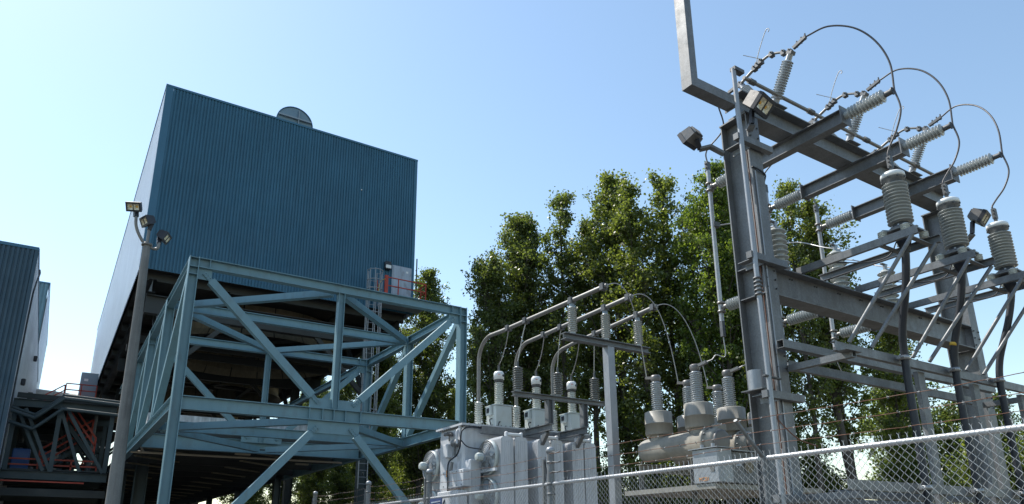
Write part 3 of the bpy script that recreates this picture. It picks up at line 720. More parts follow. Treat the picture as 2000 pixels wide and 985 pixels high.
# cable rack: rails, tubes, posts and braces under the terminations
K = thing('cable_support_rack', 'grey steel rack of rails and posts clamping three black cables behind the fence', 'cable rack', (11, 5.3, 0))
MB().channel((8.36, 5.10, 4.015), (14.35, 5.10, 4.015), 0.125, 0.07, 0.008, flip=-1).build('upper_rail', 'galvanised', K)
MB().htube((8.27, 5.86, 4.205), (14.40, 5.86, 4.205), 0.115, 0.115, 0.008).build('square_tube', 'galvanised', K)
MB().channel((8.62, 6.0, 3.98), (14.46, 6.0, 3.98), 0.13, 0.07, 0.008, flip=-1).build('rear_rail', 'galvanised', K)
for x in (8.62, 14.2): MB().htube((x, 6.0, 3.92), (x, 5.02, 3.92), 0.09, 0.09).build('outrigger', 'galvanised', K)
MB().box((8.40, 4.98, 3.945), (8.75, 5.13, 3.957)).build('gusset', 'galvanised', K)
MB().channel((8.20, 5.10, 2.235), (14.35, 5.10, 2.235), 0.125, 0.07, 0.008, flip=-1).build('lower_rail', 'galvanised', K)
MB().channel((8.62, 6.0, 2.06), (14.46, 6.0, 2.06), 0.15, 0.07, 0.008, flip=-1).build('rear_rail', 'galvanised', K)
MB().htube((8.62, 5.6, 2.16), (13.9, 5.6, 2.16), 0.10, 0.10).build('square_tube', 'galvanised', K)
for x in (8.62, 14.2): MB().htube((x, 6.0, 2.13), (x, 5.02, 2.13), 0.09, 0.09).build('outrigger', 'galvanised', K)
for x in (10.60, 12.25, 13.9):
    m = MB(); m.channel((x, 5.20, 0), (x, 5.20, 3.95), 0.18, 0.07, 0.009, upv=(1, 0, 0), flip=1); m.build('rack_post', 'galvanised', K)
for (xt, xbm) in ((9.21, 8.64), (9.80, 9.16), (10.75, 10.2), (11.40, 10.66), (12.39, 11.75), (13.0, 12.3)):
    MB().tube([(xt, 4.31, 5.49), (xbm, 5.08, 4.09)], 0.028, 10).build('strut', 'galvanised', K)
# power cables
CAB = [(9.54, 9.83), (11.09, 11.23), (12.69, 12.63)]
for i, (xc, xr) in enumerate(CAB):
    t = thing('power_cable', 'thick black cable dropping from the ' + ('left', 'middle', 'right')[i] + ' termination to the rack clamps', 'cable', (xr, 5.0, 0), 'black power cables')
    pts = arc([(xc, 4.59, 5.70), (xc, 4.60, 5.40), (xc + (xr-xc)*0.3, 4.72, 4.95), (xc + (xr-xc)*0.75, 4.93, 4.40), (xr, 5.00, 4.02), (xr, 5.01, 3.6), (xr, 5.01, 2.9), (xr, 5.01, 2.2), (xr, 5.01, 1.2), (xr, 5.01, 0.0)], 60)
    m = MB(); m.tube(pts, 0.053, 14); m.build('sheath', 'black_rubber', t)
    m = MB(); m.lathe([(0, 0.055), (0, 0.07), (-0.28, 0.13)][::-1] and [(0.0, 0.13), (-0.20, 0.075), (-0.30, 0.056)], (xc, 4.59, 5.70), (0, 0, 1), 16); m.build('boot', 'black_rubber', t)
    for z in (4.02, 2.235):
        m = MB(); m.lathe([(-0.03, 0.054), (-0.03, 0.072), (0.03, 0.072), (0.03, 0.054)], (xr, 5.01, z), (0, 0, 1), 14); m.bar((xr - 0.12, 5.03, z), (xr + 0.12, 5.03, z), 0.05, 0.05); m.build('clamp', 'aluminium', t)
        for s in (-1, 1): MB().cyl((xr + s*0.09, 4.96, z), (xr + s*0.09, 5.06, z), 0.013, n=6).build('clamp_bolt', 'galvanised_light', t)
    if i == 1: MB().lathe([(0, 0.054), (0, 0.058), (0.05, 0.058), (0.05, 0.054)], (xc + 0.10, 4.945, 4.38), (0, -0.3, 1), 12).build('tape_mark', 'yellow_paint', t)

# surge arresters standing on the lower beam
for i, (x, y) in enumerate(((8.98, 6.20), (10.62, 6.24), (12.20, 6.28))):
    t = thing('surge_arrester', 'stubby grey surge arrester with wide sheds on the lower beam, ' + ('next to the near column', 'middle one', 'farthest right of the three')[i], 'surge arrester', (x, y, 5.5), 'arresters on the lower gantry beam')
    MB().cyl((x, y, 5.497), (x, y, 5.55), 0.10, n=16).build('base', 'cast_metal', t)
    m = MB(); m.lathe(shed_profile(0.70, 8, 0.085, 0.150, 0.0), (x, y, 5.55), (0, 0, 1), 24); m.build('housing', 'porcelain_grey', t)
    MB().cyl((x, y, 6.25), (x, y, 6.36), 0.035, n=10).build('stud', 'aluminium', t)
    MB().bar((x - 0.12, y, 6.365), (x + 0.05, y, 6.365), 0.05, 0.02).build('terminal', 'cast_metal', t)
m = MB(); m.tube(arc([(9.05, 6.22, 6.36), (9.45, 6.9, 5.95), (10.0, 7.3, 5.85), (10.55, 7.6, 6.0)], 24) , 0.012, 6)
# bus pipes hanging behind the gantry
for i, x in enumerate(AX):
    t = thing('bus_pipe', 'vertical bare bus pipe behind the gantry, ' + ('left of the near column', 'hidden mostly by the near column', 'right of the near column')[i], 'bus pipe', (x, 7.88, 5.4), 'vertical bus pipes')
    MB().tube([(x, 7.90, 8.28), (x, 7.92, 5.30)], 0.040, 12).build('pipe', 'bare_wire', t)
    for z in (7.98, 7.84, 5.62, 5.46): MB().lathe([(0, 0.04), (0, 0.072), (0.035, 0.072), (0.035, 0.04)], (x, 7.90, z), (0, 0, 1), 12).build('clamp', 'bus_metal', t)
    m = MB(); m.bar((x, 7.90, 8.28), (x, 7.90, 8.46), 0.09, 0.06); m.cyl((x - 0.07, 7.9, 8.33), (x + 0.07, 7.9, 8.33), 0.02, n=6); m.cyl((x - 0.07, 7.9, 8.41), (x + 0.07, 7.9, 8.41), 0.02, n=6); m.build('terminal', 'cast_metal', t)
    m = MB(); m.bar((x, 7.92, 5.30), (x, 7.92, 5.02), 0.07, 0.06); m.build('terminal', 'cast_metal', t)
    m = MB(); m.bar((x - 0.02, 7.90, 7.16), (x + 0.10, 7.86, 7.16), 0.10, 0.09); m.build('tap_clamp', 'cast_metal', t)
    m = MB(); m.tube(arc([(x + 0.1, 7.86, 7.16), (x + 0.3, 7.5, 7.12), (x + 0.1, 6.9, 6.75), (x - 0.35 + i*0.03, 6.35, 6.42)], 20), 0.012, 6); m.build('tap_lead', 'bare_wire', t)

# ---------------------------------------------------------------- jumper wires
for i in range(3):
    w, w2 = ends[i]
    tip = Vector((AX[i], 4.375, 7.915)); top = POT_TOP[i]
    names = ('nearest', 'middle', 'farthest')[i]
    xs_ = [SX[i] + (AX[i] - SX[i])*q for q in (0.25, 0.5, 0.75, 0.95)]
    pts = arc([w, Vector((xs_[0], 5.04, 9.37)), Vector((xs_[1], 4.70, 9.15)), Vector((xs_[2], 4.47, 8.80)), Vector((xs_[3], 4.36, 8.38)), tip], 60)
    m = MB(); m.tube(pts, 0.014, 8); tag(m.build('jumper_wire', 'copper_wire'), 'dark jumper wire arching from the ' + names + ' switch to the arm insulator tip', 'wire', 'jumper wires of the gantry')
    pts = arc([tip, Vector((AX[i]*0.98 + top.x*0.02, 4.335, 7.58)), Vector((AX[i]*0.8 + top.x*0.2, 4.43, 7.30)), Vector((AX[i]*0.35 + top.x*0.65, 4.55, 7.08)), top + Vector((0, 0.01, 0.06)), top], 50)
    m = MB(); m.tube(pts, 0.014, 8); tag(m.build('jumper_wire', 'copper_wire'), 'dark jumper wire hanging from the ' + names + ' arm insulator to the termination below', 'wire', 'jumper wires of the gantry')
    pts = arc([w2, w2 + Vector((0.0, 0.25, -0.05)), Vector((AX[i], 7.45, 8.95)), Vector((AX[i], 7.88, 8.7)), Vector((AX[i], 7.90, 8.44))], 30)
    m = MB(); m.tube(pts, 0.014, 8); tag(m.build('jumper_wire', 'copper_wire'), 'dark jumper wire from the ' + names + ' switch down to its bus pipe', 'wire', 'jumper wires of the gantry')

# ---------------------------------------------------------------- floodlights
def floodlight(name_label, c, aim, w=0.42, h=0.28, dep=0.26, parent_thing=None, upv=(0, 0, 1), body='black_box'):
    """LED flood: tapered finned housing, dark frame, two lenses; c = centre of the lens face, aim = direction it shines"""
    c, d = V3(c), V3(aim).normalized(); s, u = frame(d, upv)
    own = parent_thing is None
    t = thing('floodlight', name_label, 'floodlight', tuple(c)) if own else parent_thing
    def pt(a, b, k): return c + s*a + u*b - d*k
    hw, hh = w/2, h/2
    m = MB()
    vs = [pt(a*hw*k1, b*hh*k1, kk) for kk, k1 in ((0.055, 0.96), (dep, 0.80)) for a, b in ((-1,-1),(1,-1),(1,1),(-1,1))]
    m.add(vs, [(0,1,2,3),(7,6,5,4),(0,4,5,1),(1,5,6,2),(2,6,7,3),(3,7,4,0)])
    for k in range(9):
        a = -hw*0.62 + k*hw*1.24/8
        vs = [pt(a + e, b, kk) for e in (-0.004, 0.004) for b, kk in ((-hh*0.7, dep*0.98), (hh*0.7, dep*0.98), (hh*0.62, dep + 0.03), (-hh*0.62, dep + 0.03))]
        m.add(vs, [(0,1,2,3),(7,6,5,4),(0,4,5,1),(1,5,6,2),(2,6,7,3),(3,7,4,0)])
    hs = m.build('housing', body, t)
    m = MB()
    for a0, a1, b0, b1 in ((-hw, hw, hh*0.62, hh), (-hw, hw, -hh, -hh*0.62), (-hw, -hw*0.78, -hh*0.62, hh*0.62), (hw*0.78, hw, -hh*0.62, hh*0.62), (-hw*0.05, hw*0.05, -hh*0.62, hh*0.62)):
        vs = [pt(a, b, kk) for kk in (-0.012, 0.055) for a, b in ((a0, b0), (a1, b0), (a1, b1), (a0, b1))]
        m.add(vs, [(3,2,1,0),(4,5,6,7),(0,1,5,4),(1,2,6,5),(2,3,7,6),(3,0,4,7)])
    m.build('front_frame', 'black_box', t)
    for q in (-1, 1):
        m = MB()
        a0, a1 = sorted((q*hw*0.05, q*hw*0.78)); b0, b1 = -hh*0.62, hh*0.62
        m.add([pt(a0, b0, 0.0), pt(a1, b0, 0.0), pt(a1, b1, 0.0), pt(a0, b1, 0.0), pt((a0+a1)/2, 0, 0.045)], [(0,1,4),(1,2,4),(2,3,4),(3,0,4)])
        ln = m.build('lens', 'lens', t)
        m = MB(); m.cyl(pt((a0+a1)/2, 0, 0.036), pt((a0+a1)/2, 0, 0.026), 0.022, n=10); m.build('led', 'lens_chip', ln)
    return t, pt
def yoke(t, pt, tip, arm):
    m = MB(); m.bar(pt(0, -0.12, 0.17), tip, 0.07, 0.05); m.build('knuckle', 'black_box', t)
    m = MB()
    for a, b in zip(arm[:-1], arm[1:]): m.bar(a, b, 0.11, 0.04)
    m.build('bracket', 'galvanised', t)
t, pt = floodlight('floodlight with two lenses at the top of the near gantry column', (8.40, 5.72, 7.99), (0.14, -0.70, -0.68), 0.42, 0.28, 0.26, body='bronze_box')
yoke(t, pt, (8.33, 5.93, 7.76), [(8.33, 5.93, 7.75), (8.36, 6.015, 7.70)])
t, pt = floodlight('floodlight facing away on an arm left of the near gantry column', (7.86, 6.85, 7.76), (-0.15, 0.88, -0.42), 0.32, 0.22, 0.22, body='bronze_box')
yoke(t, pt, (8.02, 6.72, 7.62), [(8.02, 6.72, 7.62), (8.16, 6.62, 7.66), (8.32, 6.50, 7.52)])
t, pt = floodlight('floodlight on the far gantry column seen against the sky', (14.25, 5.32, 7.42), (0.16, -0.78, -0.60), 0.33, 0.25, 0.24, body='bronze_box')
yoke(t, pt, (14.15, 5.55, 7.17), [(14.15, 5.55, 7.15), (14.3, 5.8, 7.06), (14.5, 6.01, 7.04)])
# ---------------------------------------------------------------- buildings and pipe bridge on the left
LB = thing('metal_clad_hall', 'dark blue ribbed metal building cut by the left edge of the picture', 'building', (-5.0, 45, 0))
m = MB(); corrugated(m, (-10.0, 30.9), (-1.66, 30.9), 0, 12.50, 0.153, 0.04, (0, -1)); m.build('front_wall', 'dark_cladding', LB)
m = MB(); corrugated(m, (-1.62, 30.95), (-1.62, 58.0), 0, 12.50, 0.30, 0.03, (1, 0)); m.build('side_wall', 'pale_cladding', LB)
MB().box((-10.0, 31.05, 12.2), (-1.75, 57.9, 12.35)).build('roof', 'dark_cladding', LB)
MB().box((-10.0, 30.84, 12.50), (-1.58, 31.0, 12.62)).build('eaves_trim', 'blue_trim', LB); MB().box((-1.66, 31.0, 12.50), (-1.57, 58.0, 12.62)).build('eaves_trim', 'blue_trim', LB)
MB().box((-1.70, 30.85, 0), (-1.575, 30.95, 12.50)).build('corner_trim', 'dark_cladding', LB)
MB().tube(arc([(-1.50, 32.3, 12.2), (-1.46, 31.9, 11.9), (-1.50, 31.3, 11.2), (-1.52, 31.0, 10.0), (-1.52, 31.0, 4.0)], 30), 0.03, 6).build('conduit', 'black_rubber', LB)
for y, z in ((36.0, 8.2), (44.0, 11.0)): MB().bbox((-1.58, y, z), (-1.42, y + 0.25, z + 0.28), 0.03).build('wall_lamp', 'black_box', LB)
FB = thing('far_metal_building', 'light teal ribbed building far behind the dark hall at left', 'building', (-4.5, 70, 0))
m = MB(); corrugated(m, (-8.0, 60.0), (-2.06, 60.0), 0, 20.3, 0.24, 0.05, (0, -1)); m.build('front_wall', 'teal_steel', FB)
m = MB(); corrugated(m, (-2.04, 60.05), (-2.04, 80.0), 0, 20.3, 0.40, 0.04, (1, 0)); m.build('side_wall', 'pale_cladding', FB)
MB().box((-8.0, 60.1, 20.0), (-2.15, 80, 20.15)).build('roof', 'dark_cladding', FB)
MB().box((-8.0, 59.93, 20.3), (-1.98, 60.06, 20.42)).build('eaves_trim', 'blue_trim', FB); MB().box((-2.1, 60.06, 20.3), (-1.98, 80, 20.42)).build('eaves_trim', 'blue_trim', FB)
for y, z in ((62.0, 13.0),): MB().bbox((-2.0, y, z), (-1.75, y + 0.4, z + 0.35), 0.03).build('wall_lamp', 'black_box', FB)

DU = thing('exhaust_duct', 'large beige horizontal duct between the two blue buildings', 'duct', (0.5, 63, 0))
MB().cyl((-2.0, 63.0, 12.35), (1.9, 63.0, 12.10), 0.62, n=24).build('duct', 'beige_paint', DU)
for x in (-0.6, 0.9): MB().lathe([(0, 0.62), (0, 0.70), (0.08, 0.70), (0.08, 0.62)], (x, 63.0, 12.27 if x < 0 else 12.17), (1, 0, -0.064), 24).build('flange', 'beige_paint', DU)
for x in (-1.2, 1.4): MB().bar((x, 63, 0), (x, 63, 11.7), 0.3, 0.3, upv=(0, 1, 0)).build('leg', 'under_steel', DU)

BR = thing('pipe_bridge', 'dark steel truss bridge with pipes and red stairs between the two buildings', 'pipe bridge', (0.2, 38, 0))
BA, BB = -1.56, 1.97
for y in (33.0, 37.0, 41.0):
    MB().ibeam((BA, y, 6.95), (BB, y, 6.95), 0.30, 0.2).build('top_chord', 'dark_steel', BR)
    MB().ibeam((BA, y, 4.22), (BB, y, 4.16), 0.32, 0.2).build('bottom_chord', 'dark_steel', BR)
    for x in (-1.45, 0.02, 1.85): MB().bar((x, y, 4.36), (x, y, 6.80), 0.16, 0.16, upv=(0, 1, 0)).build('web_post', 'dark_steel', BR)
    for a, b in (((-1.40, 6.75), (-0.22, 4.38)), ((-1.12, 6.75), (0.0, 4.38)), ((0.06, 6.75), (1.0, 4.38)), ((0.30, 6.75), (1.80, 4.36))):
        MB().bar((a[0], y + 0.02, a[1]), (b[0], y + 0.02, b[1]), 0.12, 0.14, upv=(0, 1, 0)).build('web_diagonal', 'dark_steel', BR)
    MB().bar((BA, y - 0.3, 3.55), (BB, y - 0.3, 3.5), 0.3, 0.28).build('lower_girder', 'under_steel', BR)
MB().box((BA, 33.2, 4.40), (BB, 60, 4.46)).build('floor_plate', 'under_steel', BR)
MB().box((BA, 33.3, 7.12), (BB, 50, 7.16)).build('roof_plate', 'under_steel', BR)
for dz, dy, r in ((0.0, 0, 0.075), (-0.42, 0.05, 0.07), (0.16, 0.25, 0.06)):
    MB().tube(arc([(-1.75, 32.6 + dy, 6.62 + dz), (-0.92, 32.6 + dy, 6.38 + dz), (-0.72, 32.6 + dy, 6.40 + dz), (0.02, 32.6 + dy, 7.12 + dz), (0.22, 32.6 + dy, 7.18 + dz), (2.4, 32.6 + dy, 7.08 + dz)], 40), r, 10).build('pipe', 'dark_steel', BR)
for k, (xa, za, xb, zb, y, r) in enumerate(((-1.5, 5.9, 1.9, 5.75, 38.0, 0.09), (-1.5, 5.2, 1.9, 5.1, 39.0, 0.12), (-1.5, 7.6, 1.95, 7.5, 36.5, 0.10), (-1.5, 8.1, 1.95, 7.95, 41.0, 0.14), (-1.4, 6.3, 1.9, 6.2, 42.0, 0.16))):
    MB().tube([(xa, y, za), (xb, y, zb)], r, 8).build('pipe', 'under_steel' if k % 2 else 'dark_steel', BR)
for k, (x, y, z0, z1) in enumerate(((-0.9, 38.5, 4.4, 8.0), (0.6, 39.5, 4.4, 7.9), (1.35, 36.0, 4.4, 7.4), (0.95, 43.0, 4.4, 9.0), (-1.3, 40.0, 4.4, 8.6))):
    MB().tube([(x, y, z0), (x, y, z1)], 0.08 + 0.02*(k % 3), 8).build('pipe', 'dark_steel' if k % 2 else 'cast_metal', BR)
for k, (x, y, z, w) in enumerate(((-0.6, 40.5, 4.9, 0.7), (0.5, 41.5, 5.2, 0.5), (1.2, 38.2, 5.6, 0.5))): MB().bbox((x, y, z), (x + w, y + 0.5, z + 0.6), 0.03).build('junction_box', 'dark_cladding', BR)
for k in range(5): MB().bar((-1.5, 33.6 + k*1.7, 7.35 + 0.05*k), (1.95, 33.6 + k*1.7, 7.30 + 0.05*k), 0.12, 0.2).build('cable_tray', 'under_steel', BR)
MB().tube([(-0.9, 45, 6.95), (2.5, 45, 6.75)], 0.05, 8).build('pipe', 'bare_wire', BR)
# platform with red rails and the grey cabinet
MB().box((0.05, 49.4, 9.72), (1.75, 51.5, 9.9)).build('landing', 'dark_steel', BR)
MB().bar((0.9, 50.5, 4.4), (0.9, 50.5, 9.7), 0.3, 0.3, upv=(0, 1, 0)).build('landing_post', 'under_steel', BR)
rail_run([(0.10, 49.45, 9.9), (0.9, 49.45, 9.9), (1.70, 49.45, 9.9)], 1.1, BR, 'red_paint', 0.03, (0.66, 0.33), None, True, 'red_rail')
rail_run([(-1.05, 49.45, 9.05), (0.05, 49.45, 9.9)], 1.0, BR, 'red_paint', 0.03, (0.66, 0.33), None, False, 'stair_rail')
rail_run([(-1.6, 49.45, 9.0), (-1.05, 49.45, 9.05)], 0.9, BR, 'red_paint', 0.03, (0.5,), None, False, 'red_rail')
MB().bar((-1.1, 49.9, 8.85), (0.1, 49.9, 9.72), 0.9, 0.12).build('stair_flight', 'dark_steel', BR)
MB().ibeam((-1.6, 49.6, 8.7), (2.2, 49.6, 8.6), 0.35, 0.25).build('landing_beam', 'dark_steel', BR)
MB().tube([(-1.05 + 0.25*math.cos(a), 48.9, 9.55 + 0.25*math.sin(a)) for a in np.linspace(0, 2*math.pi, 17)], 0.025, 5, False).build('valve_wheel', 'cast_metal', BR)
# red stairs inside
for k, (a, b) in enumerate((((-0.45, 35.5, 4.5), (1.3, 35.5, 5.9)), ((1.45, 34.6, 5.0), (0.3, 34.6, 6.5)))):
    MB().bar(a, b, 0.4, 0.16).build('stair_flight', 'dark_steel', BR)
    rail_run([a, b], 0.95, BR, 'red_paint', 0.035, (0.66, 0.33), None, False, 'stair_rail')
rail_run([(-1.5, 34.0, 4.46), (-0.3, 34.0, 4.46), (0.7, 34.0, 4.46), (1.6, 34.0, 4.46)], 0.45, BR, 'red_paint', 0.03, (0.5,), None, False, 'red_rail')
MB().bar((-1.5, 32.6, 3.95), (1.2, 32.6, 3.92), 0.10, 0.05).build('red_pipe', 'red_paint', BR)
rail_run([(1.5, 56.0, 5.0), (1.5, 44.0, 5.0)], 1.1, BR, 'red_paint', 0.03, (0.66, 0.33), [(1.5, y, 5.0) for y in (44, 46, 48, 50, 52, 54, 56)], True, 'red_rail')
tag(MB().bbox((0.80, 50.0, 9.92), (1.72, 51.2, 11.9), 0.02).build('equipment_cabinet', 'grey_cabinet'), 'grey upright cabinet on the railed landing between the buildings', 'cabinet')
MB().box((0.98, 49.985, 11.35), (1.2, 49.998, 11.5)).build('label_plate', 'sticker_white', bpy.data.objects['equipment_cabinet'])
tag(MB().bbox((-1.35, 34.4, 4.48), (-0.75, 35.0, 5.35), 0.03).build('cobalt_container', 'cobalt_box'), 'bright cobalt blue box standing inside the truss bridge', 'container')
PB = thing('process_building', 'dark blue panelled building standing behind the pipe bridge', 'building', (-0.3, 58, 0))
m = MB(); corrugated(m, (-1.9, 57.0), (1.25, 57.0), 0, 9.4, 0.3, 0.04, (0, -1)); m.build('front_wall', 'dark_cladding', PB)
MB().box((-1.9, 57.05, 0), (1.25, 62.0, 9.35)).build('body', 'dark_cladding', PB)
for x in (-1.0, 0.2, 1.1): MB().cyl((x, 55.8, 0), (x, 55.8, 8.6), 0.16, n=10).build('riser_pipe', 'galvanised', PB)

# ---------------------------------------------------------------- lamp pole with three floodlights
LP = thing('floodlight_pole', 'tall grey concrete pole with three floodlights in front of the frame', 'lamp pole', (1.165, 16.95, 0))
MB().tube([(1.21, 16.95, 0.0), (1.19, 16.95, 2.4), (1.16, 16.95, 5.0), (1.115, 16.95, 8.17)], [0.152, 0.138, 0.112, 0.078], 20).build('pole', 'concrete', LP)
MB().lathe([(0, 0.08), (0, 0.115), (0.05, 0.115), (0.05, 0.08)], (1.113, 16.95, 8.15), (0, 0, 1), 16).build('collar', 'bus_metal', LP)
hdr = [('curved_arm', [(1.08, 16.95, 8.17), (0.99, 16.95, 8.28), (0.89, 16.95, 8.45), (0.83, 16.95, 8.62), (0.81, 16.95, 8.82)]),
       ('upright_arm', [(1.113, 16.95, 8.15), (1.112, 16.95, 8.55)]), ('side_arm', [(1.16, 16.95, 8.18), (1.24, 16.92, 8.10), (1.33, 16.90, 8.12), (1.35, 16.90, 8.26)])]
for nm, pts in hdr: MB().tube(arc(pts, 24) if len(pts) > 2 else pts, 0.034, 10).build(nm, 'bus_metal', LP)
def pole_head(c, aim, tip):
    e = bpy.data.objects.new('floodlight_head', None); COL.objects.link(e); e.parent = LP; e.empty_display_size = 0.1
    _, pt = floodlight('', c, aim, 0.32, 0.22, 0.18, parent_thing=e)
    MB().bar(pt(0, -0.08, 0.15), tip, 0.09, 0.08).build('knuckle', 'black_box', e)
pole_head((0.72, 16.84, 8.98), (-0.35, -0.75, -0.55), (0.81, 16.95, 8.80))
pole_head((0.985, 16.90, 8.71), (-0.85, -0.30, -0.42), (1.112, 16.95, 8.54))
pole_head((1.50, 16.94, 8.42), (0.80, -0.32, -0.50), (1.35, 16.90, 8.24))
# ---------------------------------------------------------------- transformer
T = thing('power_transformer', 'white oil filled power transformer with radiators, fans and bushings behind the fence', 'transformer', (9.2, 14.0, 0))
TX0, TX1, TY0, TY1, TZ = 7.50, 10.95, 13.50, 14.62, 4.06
MB().bbox((TX0, TY0, 0.45), (TX1, TY1, TZ), 0.05).build('tank', 'white_paint', T)
MB().box((TX0 - 0.2, TY0 - 0.1, 0.0), (TX1 + 0.2, TY1 + 0.1, 0.44)).build('plinth', 'concrete', T)
lid = MB().box((TX0 - 0.07, TY0 - 0.07, TZ + 0.002), (TX1 + 0.07, TY1 + 0.07, TZ + 0.045)).build('lid', 'white_paint', T)
for i, y in enumerate(np.arange(TY0, TY1 + 0.05, 0.10)): MB().cyl((TX0 - 0.045, y, TZ - 0.02), (TX0 - 0.045, y, TZ + 0.07), 0.013, n=6).build('lid_bolt', 'galvanised', lid)
for i, x in enumerate(np.arange(TX0, TX1, 0.12)): MB().cyl((x, TY0 - 0.045, TZ - 0.02), (x, TY0 - 0.045, TZ + 0.07), 0.013, n=6).build('lid_bolt', 'galvanised', lid)
MB().bar((TX0 - 0.03, TY0 + 0.10, TZ - 0.0), (TX0 - 0.03, TY0 + 0.10, TZ - 0.24), 0.05, 0.05).build('lifting_lug', 'white_paint', T)
for y in (13.62, 14.08): MB().box((TX0 - 0.05, y, 0.6), (TX0 - 0.003, y + 0.03, 3.3)).build('stiffener', 'white_paint', T)
# fittings on the sunlit end of the tank
v = MB(); v.cyl((TX0 - 0.02, 13.98, 3.92), (TX0 - 0.14, 13.98, 3.92), 0.05, n=12); v.cyl((TX0 - 0.10, 13.86, 3.90), (TX0 - 0.10, 14.14, 3.93), 0.03, n=8); v.cyl((TX0 - 0.10, 13.96, 3.92), (TX0 - 0.10, 13.96, 3.76), 0.018, n=6)
v.sphere((TX0 - 0.10, 14.15, 3.93), 0.045, 8, 6); v.build('valve', 'bronze_box', T)
v = MB()
for y in (13.70, 13.84): v.lathe([(0, 0), (0, 0.075), (0.05, 0.085), (0.09, 0.06), (0.10, 0)], (TX0 - 0.01, y, 3.70), (-1, 0, 0), 14)
v.bar((TX0 - 0.06, 13.77, 3.68), (TX0 - 0.06, 13.77, 3.42), 0.05, 0.05); v.build('relay', 'galvanised', T)
MB().tube(arc([(TX0 - 0.03, 13.66, 4.0), (TX0 - 0.10, 13.62, 3.92), (TX0 - 0.10, 13.60, 3.66)], 10), 0.022, 7).build('oil_pipe', 'white_paint', T)
MB().bbox((TX0 - 0.13, 13.98, 3.40), (TX0 - 0.002, 14.20, 3.70), 0.012).build('terminal_box', 'white_paint', T)
ob = MB().cyl((TX0 - 0.09, 13.83, 3.28), (TX0 - 0.12, 13.83, 3.06), 0.035, n=10).build('drain_valve', 'bronze_box', T)
MB().box((TX0 - 0.215, 13.79, 2.96), (TX0 - 0.205, 13.86, 3.10)).build('tag', 'orange', ob)
cb = MB().bbox((TX0 - 0.20, 13.12, 2.72), (TX0 - 0.002, 14.08, 3.08), 0.012).build('control_box', 'white_paint', T)
for y in np.arange(13.2, 14.05, 0.2):
    for z in (2.76, 3.04): MB().cyl((TX0 - 0.2, y, z), (TX0 - 0.212, y, z), 0.012, n=6).build('screw', 'galvanised', cb)
MB().bbox((TX0 - 0.30, 13.20, 0.9), (TX0 - 0.052, 14.12, 2.64), 0.015).build('control_cabinet', 'white_paint', T)
MB().bbox((TX0 + 0.02, TY0 - 0.28, 0.9), (TX0 + 0.30, TY0 - 0.002, 3.30), 0.02).build('cable_duct', 'white_paint', T)
MB().tube(arc([(7.95, 13.40, 4.02), (7.62, 13.40, 4.02), (7.42, 13.42, 3.92), (7.40, 13.46, 3.60), (7.40, 13.60, 3.42), (7.38, 13.73, 3.36), (7.26, 13.74, 3.2), (7.26, 13.74, 2.6), (7.15, 13.76, 2.2), (7.15, 13.76, 0.5)], 60), 0.018, 7).build('black_cable', 'black_rubber', T)
MB().tube(arc([(7.41, 13.44, 3.72), (7.48, 13.25, 3.56), (7.70, 13.05, 3.50)], 14), 0.014, 6).build('black_cable', 'black_rubber', T)
# radiators: plates stacked behind one another
def radiator(x0, x1, y0, y1, z0, z1, n):
    w = x1 - x0
    m = MB(); t = 0.016
    prof = [(0, 0), (w, 0), (w, z1-z0-0.06), (w-0.05, z1-z0), (0.05, z1-z0), (0, z1-z0-0.06)]
    vs = [(x0 + a, y, z0 + b) for y in (y0, y0 + t) for a, b in prof]
    k = 6; m.add(vs, [tuple(range(k)), tuple(range(k, 2*k))[::-1]] + [(i, k+i, k+(i+1) % k, (i+1) % k) for i in range(k)])
    for q in range(1, 6):
        xx = x0 + w*q/6; m.box((xx - 0.016, y0 - 0.006, z0 + 0.06), (xx + 0.016, y0 + 0.001, z1 - 0.08))
    r = m.build('radiator', 'white_paint', T)
    f = MB(); f.add(vs, [tuple(range(k)), tuple(range(k, 2*k))[::-1]] + [(i, k+i, k+(i+1) % k, (i+1) % k) for i in range(k)])
    first = f.build('fin', 'white_paint', r); step = (y1 - y0)/n; first.location = (0, step, 0)
    for j in range(2, n):
        c = first.copy(); COL.objects.link(c); c.parent = r; c.location = (0, step*j, 0)
    hd = MB(); hd.tube([(x0 + w/2, y0 + 0.03, z1 - 0.14), (x0 + w/2, y1 + 0.15, z1 - 0.14)], 0.05, 8); hd.build('header', 'white_paint', r)
    return r
for (a, b) in ((7.906, 8.225), (8.265, 8.586), (8.856, 9.18), (9.22, 9.541), (9.80, 10.12), (10.16, 10.484)):
    radiator(a, b, 12.60, 13.38, 0.9, 3.75, 17)
radiator(7.62, 8.15, 14.72, 15.4, 0.9, 3.72, 14)
for (a, b) in ((7.906, 8.586), (8.856, 9.541), (9.80, 10.484)):
    o = MB().cyl((a + 0.20, 12.66, 3.80), (b - 0.14, 12.66, 3.80), 0.038, n=10).build('lifting_bar', 'cap_white', T)
    for x in (a + 0.18, b - 0.12): MB().bbox((x - 0.03, 12.62, 3.68), (x + 0.03, 12.72, 3.86), 0.02).build('lug', 'white_paint', o)
for z in (3.05, 1.9):
    MB().bar((7.80, 12.62, z), (7.80, 13.36, z), 0.05, 0.06).build('radiator_strap', 'white_paint', T)
